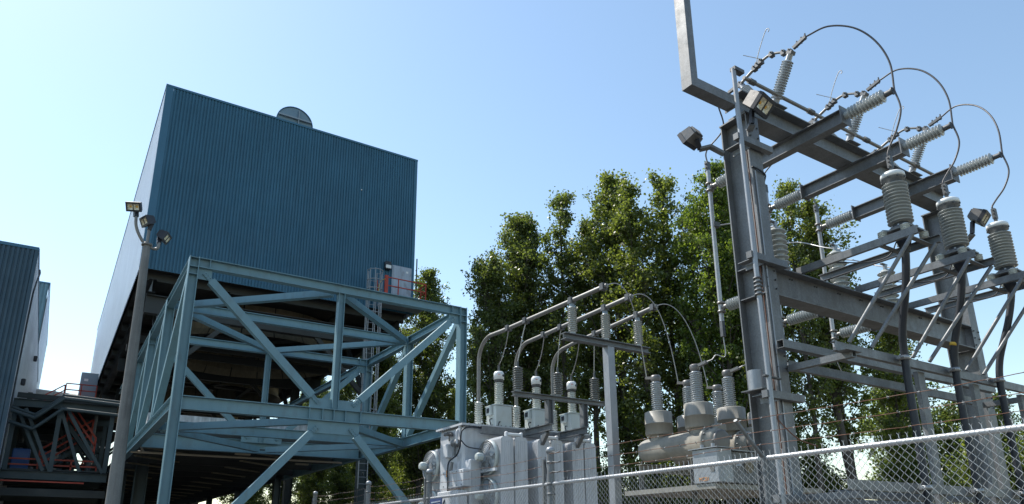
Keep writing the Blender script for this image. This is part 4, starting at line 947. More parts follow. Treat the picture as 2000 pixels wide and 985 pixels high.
def cool_fan(x, y, z, r):
    f = MB(); f.lathe([(0, r*0.97), (0, r), (0.10, r), (0.10, r*0.97)], (x, y, z), (1, 0, 0), 30); fan = f.build('fan', 'pale_green_paint', T)
    g = MB()
    for q in np.linspace(0.22, 0.98, 9): g.lathe([(0, r*q - 0.004), (-0.008, r*q), (0, r*q + 0.004)], (x - 0.10*(1 - q*q), y, z), (1, 0, 0), 30)
    for q in range(12):
        a = q*math.pi/6
        g.tube([(x - 0.10*(1-s*s), y + r*s*math.cos(a), z + r*s*math.sin(a)) for s in (0.2, 0.5, 0.8, 1.0)], 0.004, 4, False)
    g.build('guard', 'galvanised_light', fan)
    b = MB()
    for q in range(5):
        a = q*2*math.pi/5; u1 = Vector((0.03, math.cos(a), math.sin(a))); s1 = Vector((0.06, -math.sin(a), math.cos(a)))
        p0 = Vector((x + 0.04, y, z)); b.add([p0 + u1*0.1 - s1*0.06, p0 + u1*r*0.92 - s1*0.11, p0 + u1*r*0.92 + s1*0.11, p0 + u1*0.1 + s1*0.06], [(0,1,2,3)])
    b.build('blade', 'grey_cabinet', fan)
    h = MB(); h.lathe([(0.0, 0.06), (-0.03, 0.09), (-0.12, 0.095), (-0.17, 0.07), (-0.18, 0.0)], (x - 0.08, y, z), (1, 0, 0), 8, False); h.build('motor', 'pale_green_paint', fan)
cool_fan(7.80, 13.02, 3.33, 0.37); cool_fan(7.80, 13.02, 2.52, 0.37); cool_fan(7.45, 15.02, 3.30, 0.36); cool_fan(7.45, 15.02, 2.4, 0.36)
# bushings
LVX = [8.15, 9.20, 10.30]; HVX = [8.55, 9.62, 10.70]
for i in range(3):
    x, y = LVX[i], 13.95
    m = MB(); m.cyl((x, y, TZ + 0.04), (x, y, 4.24), 0.07, n=14); m.lathe(shed_profile(0.50, 12, 0.055, 0.096, 0.0), (x, y, 4.22), (0, 0, 1), 20); o = m.build('low_voltage_bushing', 'porcelain_pale', T)
    MB().cyl((x, y, 4.72), (x, y, 5.02), 0.045, n=10).build('terminal', 'bus_metal', o)
    x = HVX[i]; y0 = 13.50
    bx = MB().bbox((x - 0.21, y0, TZ + 0.05), (x + 0.23, y0 + 0.42, 4.60), 0.012).build('bushing_box', 'pale_green_paint', T)
    MB().box((x - 0.235, y0 - 0.02, 4.60), (x + 0.255, y0 + 0.44, 4.622)).build('box_lid', 'pale_green_paint', bx)
    MB().bbox((x - 0.29, y0 + 0.12, 4.38), (x - 0.212, y0 + 0.32, 4.58), 0.01).build('gauge_box', 'pale_green_paint', bx)
    MB().box((x - 0.298, y0 + 0.16, 4.43), (x - 0.2905, y0 + 0.27, 4.54)).build('window', 'black_box', bx)
    m = MB(); m.tube(arc([(x - 0.22, y0 + 0.15, 4.30), (x - 0.30, y0 + 0.12, 4.26), (x - 0.27, y0 + 0.1, 4.12)], 10), 0.014, 6); m.tube(arc([(x - 0.10, y0 - 0.01, 4.22), (x - 0.16, y0 - 0.06, 4.18), (x - 0.2, y0 - 0.05, 4.05)], 10), 0.012, 6); m.build('hose', 'black_rubber', bx)
    m = MB(); m.lathe(shed_profile(0.56, 13, 0.070, 0.108, 0.0), (x, y0 + 0.2, 4.62), (0, 0, 1), 22); bs = m.build('high_voltage_bushing', 'porcelain_pale', T)
    MB().lathe([(0, 0.07), (0, 0.10), (0.05, 0.11), (0.07, 0.11)], (x, y0 + 0.2, 5.18), (0, 0, 1), 20).build('collar', 'cast_metal', bs)
    cp = MB(); cp.lathe([(0, 0.105), (0.0, 0.122), (0.15, 0.122), (0.19, 0.10), (0.20, 0.0)], (x, y0 + 0.2, 5.245), (0, 0, 1), 22); cp = cp.build('cap', 'cap_white', bs)
    MB().cyl((x + 0.05, y0 + 0.095, 5.33), (x + 0.052, y0 + 0.076, 5.33), 0.03, n=10).build('sight_glass', 'black_box', bs)
    MB().box((x - 0.09, y0 + 0.08, 5.35), (x - 0.03, y0 + 0.098, 5.358)).build('stripe', 'red_mark', bs)
    MB().cyl((x, y0 + 0.2, 5.44), (x, y0 + 0.2, 5.60), 0.028, n=8).build('stud', 'cast_metal', bs)
# steel carrying the arresters in front of the bushings
MB().channel((7.86, 13.30, 3.97), (10.95, 13.30, 3.97), 0.17, 0.08, 0.01, flip=-1).build('support_beam', 'galvanised', T)
for x in (8.98, 9.95):
    MB().ibeam((x, 13.24, 3.97), (x, 12.22, 3.97), 0.15, 0.12).build('outrigger', 'galvanised', T)
    MB().bar((x, 12.4, 3.88), (x, 13.34, 2.9), 0.09, 0.09).build('outrigger_brace', 'galvanised', T)
    MB().ibeam((x, 12.32, 4.05), (x, 12.32, 4.57), 0.14, 0.13, upv=(1, 0, 0)).build('arrester_post', 'galvanised', T)
MB().ibeam((8.04, 12.32, 4.625), (10.57, 12.32, 4.625), 0.10, 0.12).build('arrester_beam', 'galvanised', T)
ARX = [8.17, 9.24, 10.30]
for x in ARX:
    m = MB(); m.cyl((x, 12.32, 4.675), (x, 12.32, 4.72), 0.07, n=12); m.lathe(shed_profile(0.50, 10, 0.055, 0.115, 0.0), (x, 12.32, 4.72), (0, 0, 1), 20); o = m.build('arrester', 'porcelain_dark', T)
    MB().cyl((x, 12.32, 5.22), (x, 12.32, 5.34), 0.025, n=8).build('stud', 'cast_metal', o)

# ---------------------------------------------------------------- bus support stand and busbars
S = thing('bus_support_stand', 'grey T shaped steel stand carrying three ribbed insulators right of the transformer', 'bus support', (9.28, 10.58, 0))
MB().bar((9.27, 10.60, 0), (9.27, 10.60, 5.41), 0.17, 0.17, upv=(0, 1, 0)).build('post', 'galvanised_light', S)
MB().ibeam((8.10, 10.58, 5.475), (10.37, 10.58, 5.475), 0.13, 0.16).build('crossbeam', 'galvanised', S)
MB().box((9.10, 10.45, 0.0), (9.44, 10.75, 0.03)).build('base_plate', 'galvanised', S)
BIX = [8.34, 9.21, 10.11]
for x in BIX:
    m = MB(); m.cyl((x, 10.58, 5.54), (x, 10.58, 5.59), 0.06, n=14); m.lathe(shed_profile(0.52, 12, 0.062, 0.098, 0.0), (x, 10.58, 5.59), (0, 0, 1), 20); o = m.build('post_insulator', 'porcelain_grey', S)
    MB().cyl((x, 10.58, 6.11), (x, 10.58, 6.18), 0.055, n=12).build('cap', 'grey_cabinet', o)
    MB().bar((x, 10.51, 6.205), (x, 10.65, 6.205), 0.12, 0.05).build('bus_clamp', 'cast_metal', o)
BAR_END = []
for i in range(3):
    x0, x1 = LVX[i], BIX[i]
    t = thing('busbar', 'round grey busbar bending up from the transformer over the stand, ' + ('leftmost and highest', 'middle one', 'rightmost')[i], 'busbar', (x1, 10.6, 6.25), 'busbars above the transformer')
    zb = 6.24
    xs = lambda y: x0 + (x1 - x0)*(13.95 - y)/(13.95 - 10.58)
    bend = [(x0, 13.95 - 0.55*(1 - math.cos(a)), 5.68 + 0.52*math.sin(a)) for a in np.linspace(0, math.pi/2, 12)]
    yend = (9.55, 9.75, 9.95)[i]
    pts = [(x0, 13.95, 4.98)] + bend + [(xs(y), y, 6.20 + 0.05*(13.4 - y)/3) for y in (13.0, 12.0, 11.0, 10.2, yend)]
    MB().tube(pts, 0.046, 12).build('bar', 'bus_metal', t)
    e = Vector((xs(yend), yend, 6.20 + 0.05*(13.4 - yend)/3)); BAR_END.append(e)
    for y in (12.75, 12.1, 10.58, yend + 0.1):
        c = Vector((xs(y), y, 6.20 + 0.05*(13.4 - y)/3)); MB().bar(c + Vector((0, -0.05, 0)), c + Vector((0, 0.05, 0)), 0.13, 0.13).build('clamp', 'cast_metal', t)
    hv = Vector((HVX[i], 13.70, 5.60)); c = Vector((xs(12.75), 12.75, 6.16))
    m = MB(); m.tube(arc([c, c.lerp(hv, 0.25) + Vector((0, 0, -0.12)), c.lerp(hv, 0.7) + Vector((0, 0, -0.10)), hv], 20), 0.011, 6); m.build('drop_lead', 'bare_wire', t)
    ar = Vector((ARX[i], 12.32, 5.33)); c = Vector((xs(12.1), 12.1, 6.18))
    m = MB(); m.tube(arc([c, c.lerp(ar, 0.3) + Vector((0, 0.02, 0)), ar], 14), 0.011, 6); m.build('drop_lead', 'bare_wire', t)

# ---------------------------------------------------------------- circuit breaker
B = thing('circuit_breaker', 'beige dead tank circuit breaker with six ribbed bushings left of the gantry column', 'circuit breaker', (10.25, 8.9, 0))
KX = [9.40, 10.25, 11.10]; KYN, KYF, KZ = 8.45, 9.44, 3.20
NEAR, FAR = [], []
for i, x in enumerate(KX):
    m = MB(); m.lathe([(0, 0.0), (0.03, 0.13), (0.10, 0.20), (0.20, 0.222), (1.66, 0.222), (1.66, 0.26), (1.72, 0.26), (1.72, 0.222), (1.86, 0.222), (1.90, 0.17), (1.93, 0.0)], (x, 9.93, KZ), (0, -1, 0), 28); tk = m.build('interrupter_tank', 'beige_paint', B)
    MB().lathe([(0, 0), (0, 0.185), (0.05, 0.185), (0.06, 0.15), (0.06, 0)], (x, 8.03, KZ), (0, -1, 0), 24).build('end_cover', 'bronze_box', tk)
    for k in range(12):
        a = k*math.pi/6; MB().cyl((x + 0.243*math.cos(a), 8.28, KZ + 0.243*math.sin(a)), (x + 0.243*math.cos(a), 8.17, KZ + 0.243*math.sin(a)), 0.013, n=6).build('bolt', 'galvanised', tk)
    for y in (KYN, KYF):
        m = MB(); m.cyl((x, y, KZ + 0.1), (x, y, 3.47), 0.17, n=22); m.lathe([(3.455, 0.0), (3.455, 0.245), (3.465, 0.252), (3.66, 0.252), (3.66, 0.256), (3.672, 0.256), (3.672, 0.252), (3.875, 0.252), (3.89, 0.235), (3.89, 0.0)], (x, y, 0), (0, 0, 1), 30); pot = m.build('current_transformer', 'beige_paint', B)
        m = MB(); m.lathe(shed_profile(0.58, 15, 0.075, 0.112, 0.0), (x, y, 3.89), (0, 0, 1), 22); bs = m.build('bushing', 'porcelain_blue', B)
        m = MB(); m.lathe([(4.47, 0.0), (4.47, 0.075), (4.50, 0.085), (4.56, 0.10), (4.60, 0.08), (4.61, 0.0)], (x, y, 0), (0, 0, 1), 18)
        s = -1 if y == KYN else 1
        m.bar((x, y, 4.55), (x + 0.02, y + s*0.26, 4.60), 0.07, 0.05); m.build('terminal', 'bronze_box', bs)
        (NEAR if y == KYN else FAR).append(Vector((x + 0.02, y + s*0.26, 4.60)))
    MB().bbox((x + 0.0, 8.06, KZ + 0.17), (x + 0.24, 8.25, KZ + 0.30), 0.02).build('gauge_box', 'beige_paint', B)
for y in (8.35, 9.6): MB().ibeam((9.0, y, 2.86), (11.5, y, 2.86), 0.14, 0.14).build('cradle_beam', 'beige_paint', B)
for x in (9.1, 11.4):
    for y in (8.35, 9.6):
        MB().angle((x, y, 0), (x, y, 2.79), 0.12, 0.012, upv=(0, 1, 0)).build('leg', 'galvanised', B)
    MB().bar((x, 8.35, 0.6), (x, 9.6, 2.5), 0.06, 0.06).build('leg_brace', 'galvanised', B)
MB().box((8.7, 7.6, 2.36), (11.4, 9.7, 2.44)).build('skid', 'beige_paint', B)
cab = MB().bbox((8.68, 7.50, 2.45), (9.02, 8.02, 2.985), 0.01).build('control_cabinet', 'galvanised_light', B)
cab2 = MB().bbox((9.03, 7.56, 2.45), (10.2, 8.0, 2.955), 0.01).build('mechanism_cabinet', 'galvanised', B)
MB().box((8.64, 7.46, 2.985), (9.03, 8.06, 2.998)).build('roof', 'galvanised_light', cab)
MB().box((9.03, 7.50, 2.956), (10.24, 8.04, 2.972)).build('roof', 'galvanised_light', cab2)
MB().cyl((9.46, 7.56, 2.72), (9.46, 7.535, 2.72), 0.10, n=22).build('dial', 'tan_panel', cab2)
MB().box((9.16, 7.553, 2.72), (9.30, 7.5595, 2.82)).build('nameplate', 'door_paint', cab2)
MB().box((9.78, 7.553, 2.60), (9.92, 7.5595, 2.68)).build('nameplate', 'sticker_white', cab2)
MB().box((8.672, 7.58, 2.62), (8.679, 7.66, 2.74)).build('vent', 'bronze_box', cab)
for y in (7.72, 7.95): MB().cyl((8.85, y, 2.99), (8.85, y, 3.08), 0.03, n=10).build('lifting_eye', 'galvanised_light', cab)
fc = bpy.data.curves.new('cabinet_number', 'FONT'); fc.body = 'MCB1'; fc.size = 0.085; fc.extrude = 0.002; fc.align_x = 'CENTER'
ft = bpy.data.objects.new('lettering', fc); COL.objects.link(ft)
fm = bpy.data.meshes.new_from_object(ft.evaluated_get(bpy.context.evaluated_depsgraph_get()))
bpy.data.objects.remove(ft)
fo = bpy.data.objects.new('cabinet_number', fm); COL.objects.link(fo); fm.materials.clear(); fm.materials.append(MATS['orange'])
fo.parent = cab; oo = parent_origin(cab); fo.location = (8.6765 - oo[0], 7.80 - oo[1], 2.485 - oo[2]); fo.rotation_euler = (R(90), 0, R(-90))
# wires from the busbars and bus pipes to the breaker
for i in range(3):
    e, f = BAR_END[i], FAR[i]
    nm = ('leftmost', 'middle', 'rightmost')[i]
    pts = bezier(e, e + Vector((0.40, -0.30, 0.26)), f + Vector((-0.12, 0.02, 0.95)), f)
    m = MB(); m.tube(pts, 0.0095, 7); tag(m.build('bus_wire', 'bare_wire'), 'pale wire curving from the ' + nm + ' busbar end down to the breaker', 'wire', 'wires from the busbars to the breaker')
    q = Vector((AX[i], 7.92, 5.02)); f = NEAR[i]
    pts = arc([q, q + Vector((0, 0, -0.35)), f.lerp(q, 0.25) + Vector((0.05, -0.08, 0.0)), f + Vector((0.04, -0.10, 0.03)), f], 30)
    m = MB(); m.tube(pts, 0.0095, 7); tag(m.build('bus_wire', 'bare_wire'), ('pale', 'thin', 'short')[i] + ' wire dropping from the ' + ('left', 'hidden middle', 'right')[i] + ' bus pipe to its breaker bushing', 'wire', 'wires from the bus pipes to the breaker')
# ---------------------------------------------------------------- chain link fence
FXC = 5.983; FZ = 2.40; YB0, YB1 = -3.0, 22.0
F = thing('chain_link_fence', 'galvanised chain link fence with rusty barbed wire across the bottom of the picture', 'fence', (FXC, 8.0, 0))
posts_thick = [8.20, 12.05, 15.05, 18.75]
segs = [(YB0, 4.53), (4.64, 8.14), (8.26, 11.96), (12.28, 15.0), (15.35, 18.7), (19.05, YB1)]
for k, (a, b) in enumerate(segs):
    MB().tube([(FXC, a, FZ - 0.025), (FXC, (a+b)/2, FZ - 0.024), (FXC, b, FZ - 0.025)], 0.0245, 12).build('top_rail', 'rail_steel', F)
# the woven wire: zigzag strands, each tied to its neighbours
def fence_mesh():
    p = 0.0718; r = 0.0019
    vs, fs = [], []
    rng_ = np.random.default_rng(5)
    def seg(a, b, ra):
        k = len(vs); d = (b - a); d = d/np.linalg.norm(d); s = np.cross(d, (1.0, 0, 0)); s /= np.linalg.norm(s); u = np.cross(s, d)
        for c in (a, b):
            for j in range(4):
                an = j*math.pi/2 + 0.785; vs.append(c + s*(ra*math.cos(an)) + u*(ra*math.sin(an)))
        for j in range(4):
            q = (j+1) % 4; fs.append((k+j, k+q, k+4+q, k+4+j))
    ny = int((YB1 - YB0)/(p/2))
    for i in range(ny):
        y = YB0 + i*p/2
        zlow = 0.06 if y < 9.5 else 1.2
        mir = 1 if i % 2 == 0 else -1
        z = FZ + 0.004; j = 0; pts = []
        while z > zlow:
            sgn = mir*(1 if j % 2 == 0 else -1)
            jit = rng_.normal(0, 0.0010, 2)
            pts.append(np.array((FXC - 0.029 + (0.004 if sgn > 0 else -0.004), y + sgn*p*0.245 + jit[1], z + jit[0])))
            z -= p*0.5; j += 1
        for a, b in zip(pts[:-1], pts[1:]): seg(a, b, r)
        if i % 2 == 0:
            t = pts[0]; c = t + np.array((0.004, 0.004, 0.026)); seg(t, c, r*1.5)
            seg(c, c + np.array((0.004, 0.015, 0.020)), r); seg(c, c + np.array((-0.004, -0.013, 0.018)), r)
    me = bpy.data.meshes.new('woven_wire')
    o = ORIGIN[F.name]
    me.from_pydata([(q[0]-o[0], q[1]-o[1], q[2]-o[2]) for q in vs], [], fs); me.materials.append(MATS['fence_wire']); me.update()
    ob = bpy.data.objects.new('woven_wire', me); COL.objects.link(ob); ob.parent = F; ob['kind'] = 'stuff'
fence_mesh()
for y in posts_thick:
    pz = 2.82 if y < 9 else 2.84
    o = MB().cyl((FXC, y, 0), (FXC, y, pz), 0.052, n=16).build('terminal_post', 'galvanised', F)
    m = MB(); m.lathe([(0, 0.052), (0, 0.062), (0.05, 0.062), (0.075, 0.048), (0.092, 0.0)], (FXC, y, pz - 0.01), (0, 0, 1), 16); m.build('dome_cap', 'galvanised_light', o)
    for z in (2.36, 2.66, 2.22): MB().lathe([(0, 0.05), (0, 0.058), (0.03, 0.058), (0.03, 0.05)], (FXC, y, z), (0, 0, 1), 14).build('band', 'galvanised', o)
    MB().bar((FXC, y + 0.16, 0), (FXC, y + 0.16, pz - 0.09), 0.035, 0.05, upv=(1, 0, 0)).build('line_post', 'galvanised', F)
o = MB().cyl((FXC, 4.585, 0), (FXC, 4.585, 2.40), 0.030, n=14).build('line_post', 'galvanised', F)
m = MB(); m.tube([(FXC + 0.005, 4.585, 2.375), (5.60, 4.575, 2.725)], 0.021, 10); m.build('barb_arm', 'galvanised', o)
m = MB(); m.tube([(FXC + 0.005, 1.0, 2.375), (5.60, 1.0, 2.725)], 0.021, 10); o2 = MB().cyl((FXC, 1.0, 0), (FXC, 1.0, 2.40), 0.030, n=14).build('line_post', 'galvanised', F); m.build('barb_arm', 'galvanised', o2)
def barbed(path, seed):
    rg = random.Random(seed); m = MB()
    pts = [V3(p) for p in path]; fine = []
    for a, b in zip(pts[:-1], pts[1:]):
        n_ = max(2, int((b - a).length/0.12))
        for k in range(n_): fine.append(a.lerp(b, k/n_) + Vector((rg.uniform(-1, 1)*0.003, 0, -0.02*math.sin(math.pi*k/n_) + rg.uniform(-1, 1)*0.003)))
    fine.append(pts[-1]); m.tube(fine, 0.0032, 5)
    w = m.build('barbed_strand', 'rusty_wire', F)
    m = MB(); L_ = 0.0
    for a, b in zip(fine[:-1], fine[1:]):
        L_ += (b - a).length
        if L_ > 0.125:
            L_ = 0; c = a.lerp(b, 0.5)
            for q in range(2):
                an = rg.uniform(0, 6.28); d = Vector((math.cos(an), rg.uniform(-0.3, 0.3), math.sin(an)))*0.017
                m.bar(c - d + Vector((0, 0.006*q, 0)), c + d + Vector((0, 0.006*q, 0)), 0.0035, 0.0035)
            m.cyl(c - Vector((0, 0.010, 0)), c + Vector((0, 0.010, 0)), 0.0052, n=6)
    o = m.build('barb_wires', 'galvanised', w); o['kind'] = 'stuff'
for k, (xx, z, zt) in enumerate(((5.868, 2.497, 2.52), (5.735, 2.60, 2.655), (5.602, 2.712, 2.79))):
    barbed([(xx, -3.0, z), (xx, 1.0, z), (xx, 4.58, z), (FXC - 0.055, 8.16, zt)], 10 + k)
    for j, (a, b) in enumerate(zip(posts_thick[:-1], posts_thick[1:])):
        barbed([(FXC, a + 0.22, zt - 0.02), (FXC, (a+b)/2, zt - 0.03), (FXC, b - 0.06, zt)], 30 + 10*k + j)
    m = MB(); m.tube(arc([(FXC - 0.05, 8.13, zt), (FXC - 0.065, 8.06, zt + 0.012), (FXC - 0.07, 7.96, zt - 0.004), (FXC - 0.08, 7.86, zt + 0.006)], 12), 0.0075, 6); m.build('wire_splice', 'cast_metal', F)
m = MB(); m.tube(arc([(5.62, 4.10, 2.705), (5.66, 4.12, 2.66), (5.80, 4.05, 2.50), (5.95, 3.95, 2.42)], 20), 0.006, 6); m.build('tie_wire', 'rusty_wire', F)
m = MB(); m.tube(arc([(FXC - 0.03, 8.29, 2.76), (FXC - 0.05, 8.27, 2.68), (FXC - 0.02, 8.28, 2.56), (FXC - 0.05, 8.27, 2.42)], 16), 0.008, 6); m.build('tie_wire', 'black_rubber', F)
sg = MB().box((FXC - 0.055, 11.43, 2.08), (FXC - 0.045, 11.90, 2.355)).build('sign', 'sign_blue', F)
sg['label'] = 'small dark blue notice wired to the mesh'
for k, (a, b, z) in enumerate(((11.48, 11.84, 2.30), (11.50, 11.72, 2.25), (11.47, 11.80, 2.20), (11.55, 11.82, 2.145))):
    MB().bar((FXC - 0.0585, a, z), (FXC - 0.0585, b, z - 0.012), 0.004, 0.022).build('print_line', 'door_paint', sg)
# ---------------------------------------------------------------- trees
def tube_np(vs, fs, pts, rad, n=5):
    k0 = len(vs); pts = np.asarray(pts, float)
    for i, c in enumerate(pts):
        d = pts[min(i+1, len(pts)-1)] - pts[max(i-1, 0)]; d = d/(np.linalg.norm(d) + 1e-9)
        s = np.cross(d, (0.3, 0.9, 0.1)); s /= np.linalg.norm(s); u = np.cross(s, d)
        for j in range(n):
            a = 2*math.pi*j/n; vs.append(c + s*(rad[i]*math.cos(a)) + u*(rad[i]*math.sin(a)))
    for i in range(len(pts)-1):
        for j in range(n):
            q = (j+1) % n; fs.append((k0+i*n+j, k0+i*n+q, k0+(i+1)*n+q, k0+(i+1)*n+j))
def grow(seed, H, rad, base, nb, nleaf, leaf, stems=1, lift=0.75, spread=0.30):
    """returns (wood mesh, leaf mesh) of an upright broadleaf tree"""
    rg = np.random.default_rng(seed)
    vs, fs, cl = [], [], []
    for st in range(stems):
        off = np.array((0.0, 0.0)) if stems == 1 else rg.normal(0, 0.35, 2)
        hh = H*(1.0 if st == 0 else rg.uniform(0.72, 0.95))
        zs = np.linspace(0, hh*0.97, 14)
        wob = np.cumsum(rg.normal(0, 0.055*H/16, (14, 2)), 0); wob -= wob[0]
        lean = off[None, :]*(1 + 1.6*zs[:, None]/hh)
        tp = np.column_stack([wob[:, 0] + lean[:, 0], wob[:, 1] + lean[:, 1], zs])
        r0 = 0.0105*H*(1.0 if stems == 1 else 0.72)
        tr = r0*(1 - zs/hh)**0.8 + 0.018; tr[0] *= 1.35
        tube_np(vs, fs, tp, tr, 8)
        nbs = nb//stems
        for k in range(nbs):
            t = base + (0.97 - base)*((k + rg.uniform(0, 1))/nbs)
            z0 = t*hh; p0 = np.array([np.interp(z0, zs, tp[:, 0]), np.interp(z0, zs, tp[:, 1]), z0])
            u = (t - base)/(1 - base)
            prof = (0.50 + 0.85*u)*(1 if u < 0.42 else max(0.12, 1 - ((u - 0.42)/0.62)**1.7)) if u < 0.42 else 0.86*max(0.10, 1 - ((u - 0.42)/0.60)**1.3) + 0.02
            L_ = rad*prof*rg.uniform(0.55, 1.18)*(1.0 if stems == 1 else 0.8)
            az = k*2.399 + rg.normal(0, 0.35)
            el = math.atan(lift*rg.uniform(0.6, 1.5))
            d = np.array([math.cos(az)*math.cos(el), math.sin(az)*math.cos(el), math.sin(el)])
            m = 6; q = np.linspace(0, 1, m)[:, None]
            bp = p0 + d*L_*q + np.array([0, 0, 1.0])*(0.28*L_*q**2) + np.cumsum(rg.normal(0, 0.05, (m, 3)), 0)*q
            rb = max(0.008, np.interp(z0, zs, tr)*0.42)
            tube_np(vs, fs, bp, rb*(1 - q[:, 0]*0.85), 4)
            for w in range(3 + int(L_*2.2)):
                f = rg.uniform(0.22, 1.02); c = p0 + (bp[-1] - p0)*f + np.array([0, 0, -0.05*L_*f])
                c = np.array([np.interp(f, q[:, 0], bp[:, a]) for a in range(3)])
                dd = rg.normal(0, 1, 3); dd /= np.linalg.norm(dd); dd[2] = abs(dd[2])*0.7
                tw = c + dd*rg.uniform(0.25, 0.75)*(0.6 + 0.25*L_)
                tube_np(vs, fs, [c, (c + tw)/2 + rg.normal(0, 0.03, 3), tw], [rb*0.30 + 0.003, rb*0.2 + 0.003, 0.003], 3)
                cl.append((tw, 1.0)); cl.append(((c + tw)/2, 0.6))
    wood = bpy.data.meshes.new('trunk'); wood.from_pydata([tuple(v) for v in vs], [], fs)
    wood.polygons.foreach_set('use_smooth', [True]*len(fs)); wood.materials.append(MATS['bark']); wood.update()
    C_ = np.array([c for c, w in cl]); W_ = np.array([w for c, w in cl]); W_ = W_*rg.gamma(1.2, 1.0, len(W_)); W_ /= W_.sum()
    idx = rg.choice(len(C_), nleaf, p=W_)
    pos = C_[idx] + rg.normal(0, spread, (nleaf, 3))*rg.uniform(0.35, 1.1, (nleaf, 1))
    pos[:, 2] = np.maximum(pos[:, 2], 0.15)
    nrm = rg.normal(0, 1, (nleaf, 3)); nrm[:, 2] = nrm[:, 2]*0.8 + 0.35; nrm /= np.linalg.norm(nrm, axis=1)[:, None]
    t1 = np.cross(nrm, rg.normal(0, 1, (nleaf, 3))); t1 /= np.linalg.norm(t1, axis=1)[:, None]; t2 = np.cross(nrm, t1)
    s = leaf*rg.uniform(0.65, 1.25, (nleaf, 1))
    bend = nrm*s*0.10
    A = pos - t1*s*0.5; Bv = pos + t2*s*0.42 - t1*s*0.08 + bend; Cv = pos + t1*s*0.55; Dv = pos - t2*s*0.42 - t1*s*0.08 + bend
    co = np.stack([A, Bv, Cv, Dv], 1).reshape(-1, 3).astype(np.float32)
    me = bpy.data.meshes.new('crown'); me.vertices.add(4*nleaf); me.vertices.foreach_set('co', co.ravel())
    me.loops.add(4*nleaf); me.loops.foreach_set('vertex_index', np.arange(4*nleaf, dtype=np.int32))
    me.polygons.add(nleaf); me.polygons.foreach_set('loop_start', np.arange(0, 4*nleaf, 4, dtype=np.int32)); me.polygons.foreach_set('loop_total', np.full(nleaf, 4, np.int32))
    me.update(calc_edges=True)
    return wood, me
KINDS_ = [
    (11, 18.0, 3.35, 0.24, 92, 33000, 0.128, 1, 0.95, 0.20),
    (23, 18.0, 3.0, 0.28, 88, 29000, 0.125, 2, 1.10, 0.19),
    (37, 16.0, 2.8, 0.24, 84, 27000, 0.122, 1, 1.20, 0.19),
    (41, 15.0, 3.2, 0.34, 70, 21000, 0.125, 2, 0.85, 0.20),
    (59, 17.0, 2.5, 0.40, 70, 17000, 0.122, 1, 1.30, 0.19),
    (67, 6.5, 2.5, 0.06, 70, 18000, 0.115, 3, 0.55, 0.26),
    (73, 12.0, 3.4, 0.14, 76, 22000, 0.155, 2, 0.55, 0.27)]
GROWN = [grow(*k) for k in KINDS_]
LEAVES = {}
def tree(kind, x, y, H, label, leaf='leaf_cottonwood', wide=1.0, rot=0.0, name='cottonwood_tree', group='trees behind the switchyard'):
    wood, crown = GROWN[kind]
    if (kind, leaf) not in LEAVES:
        c2 = crown if not any(k == kind for k, _ in LEAVES) else crown.copy()
        c2.materials.clear(); c2.materials.append(MATS[leaf]); LEAVES[(kind, leaf)] = c2
    t = thing(name, label, 'tree' if KINDS_[kind][1] > 8 else 'bush', (x, y, 0), group)
    k = H/KINDS_[kind][1]; t.scale = (k*wide, k*wide, k); t.rotation_euler = (0, 0, rot)
    for nm, me in (('trunk', wood), ('crown', LEAVES[(kind, leaf)])):
        o = bpy.data.objects.new(nm, me); COL.objects.link(o); o.parent = t
    return t
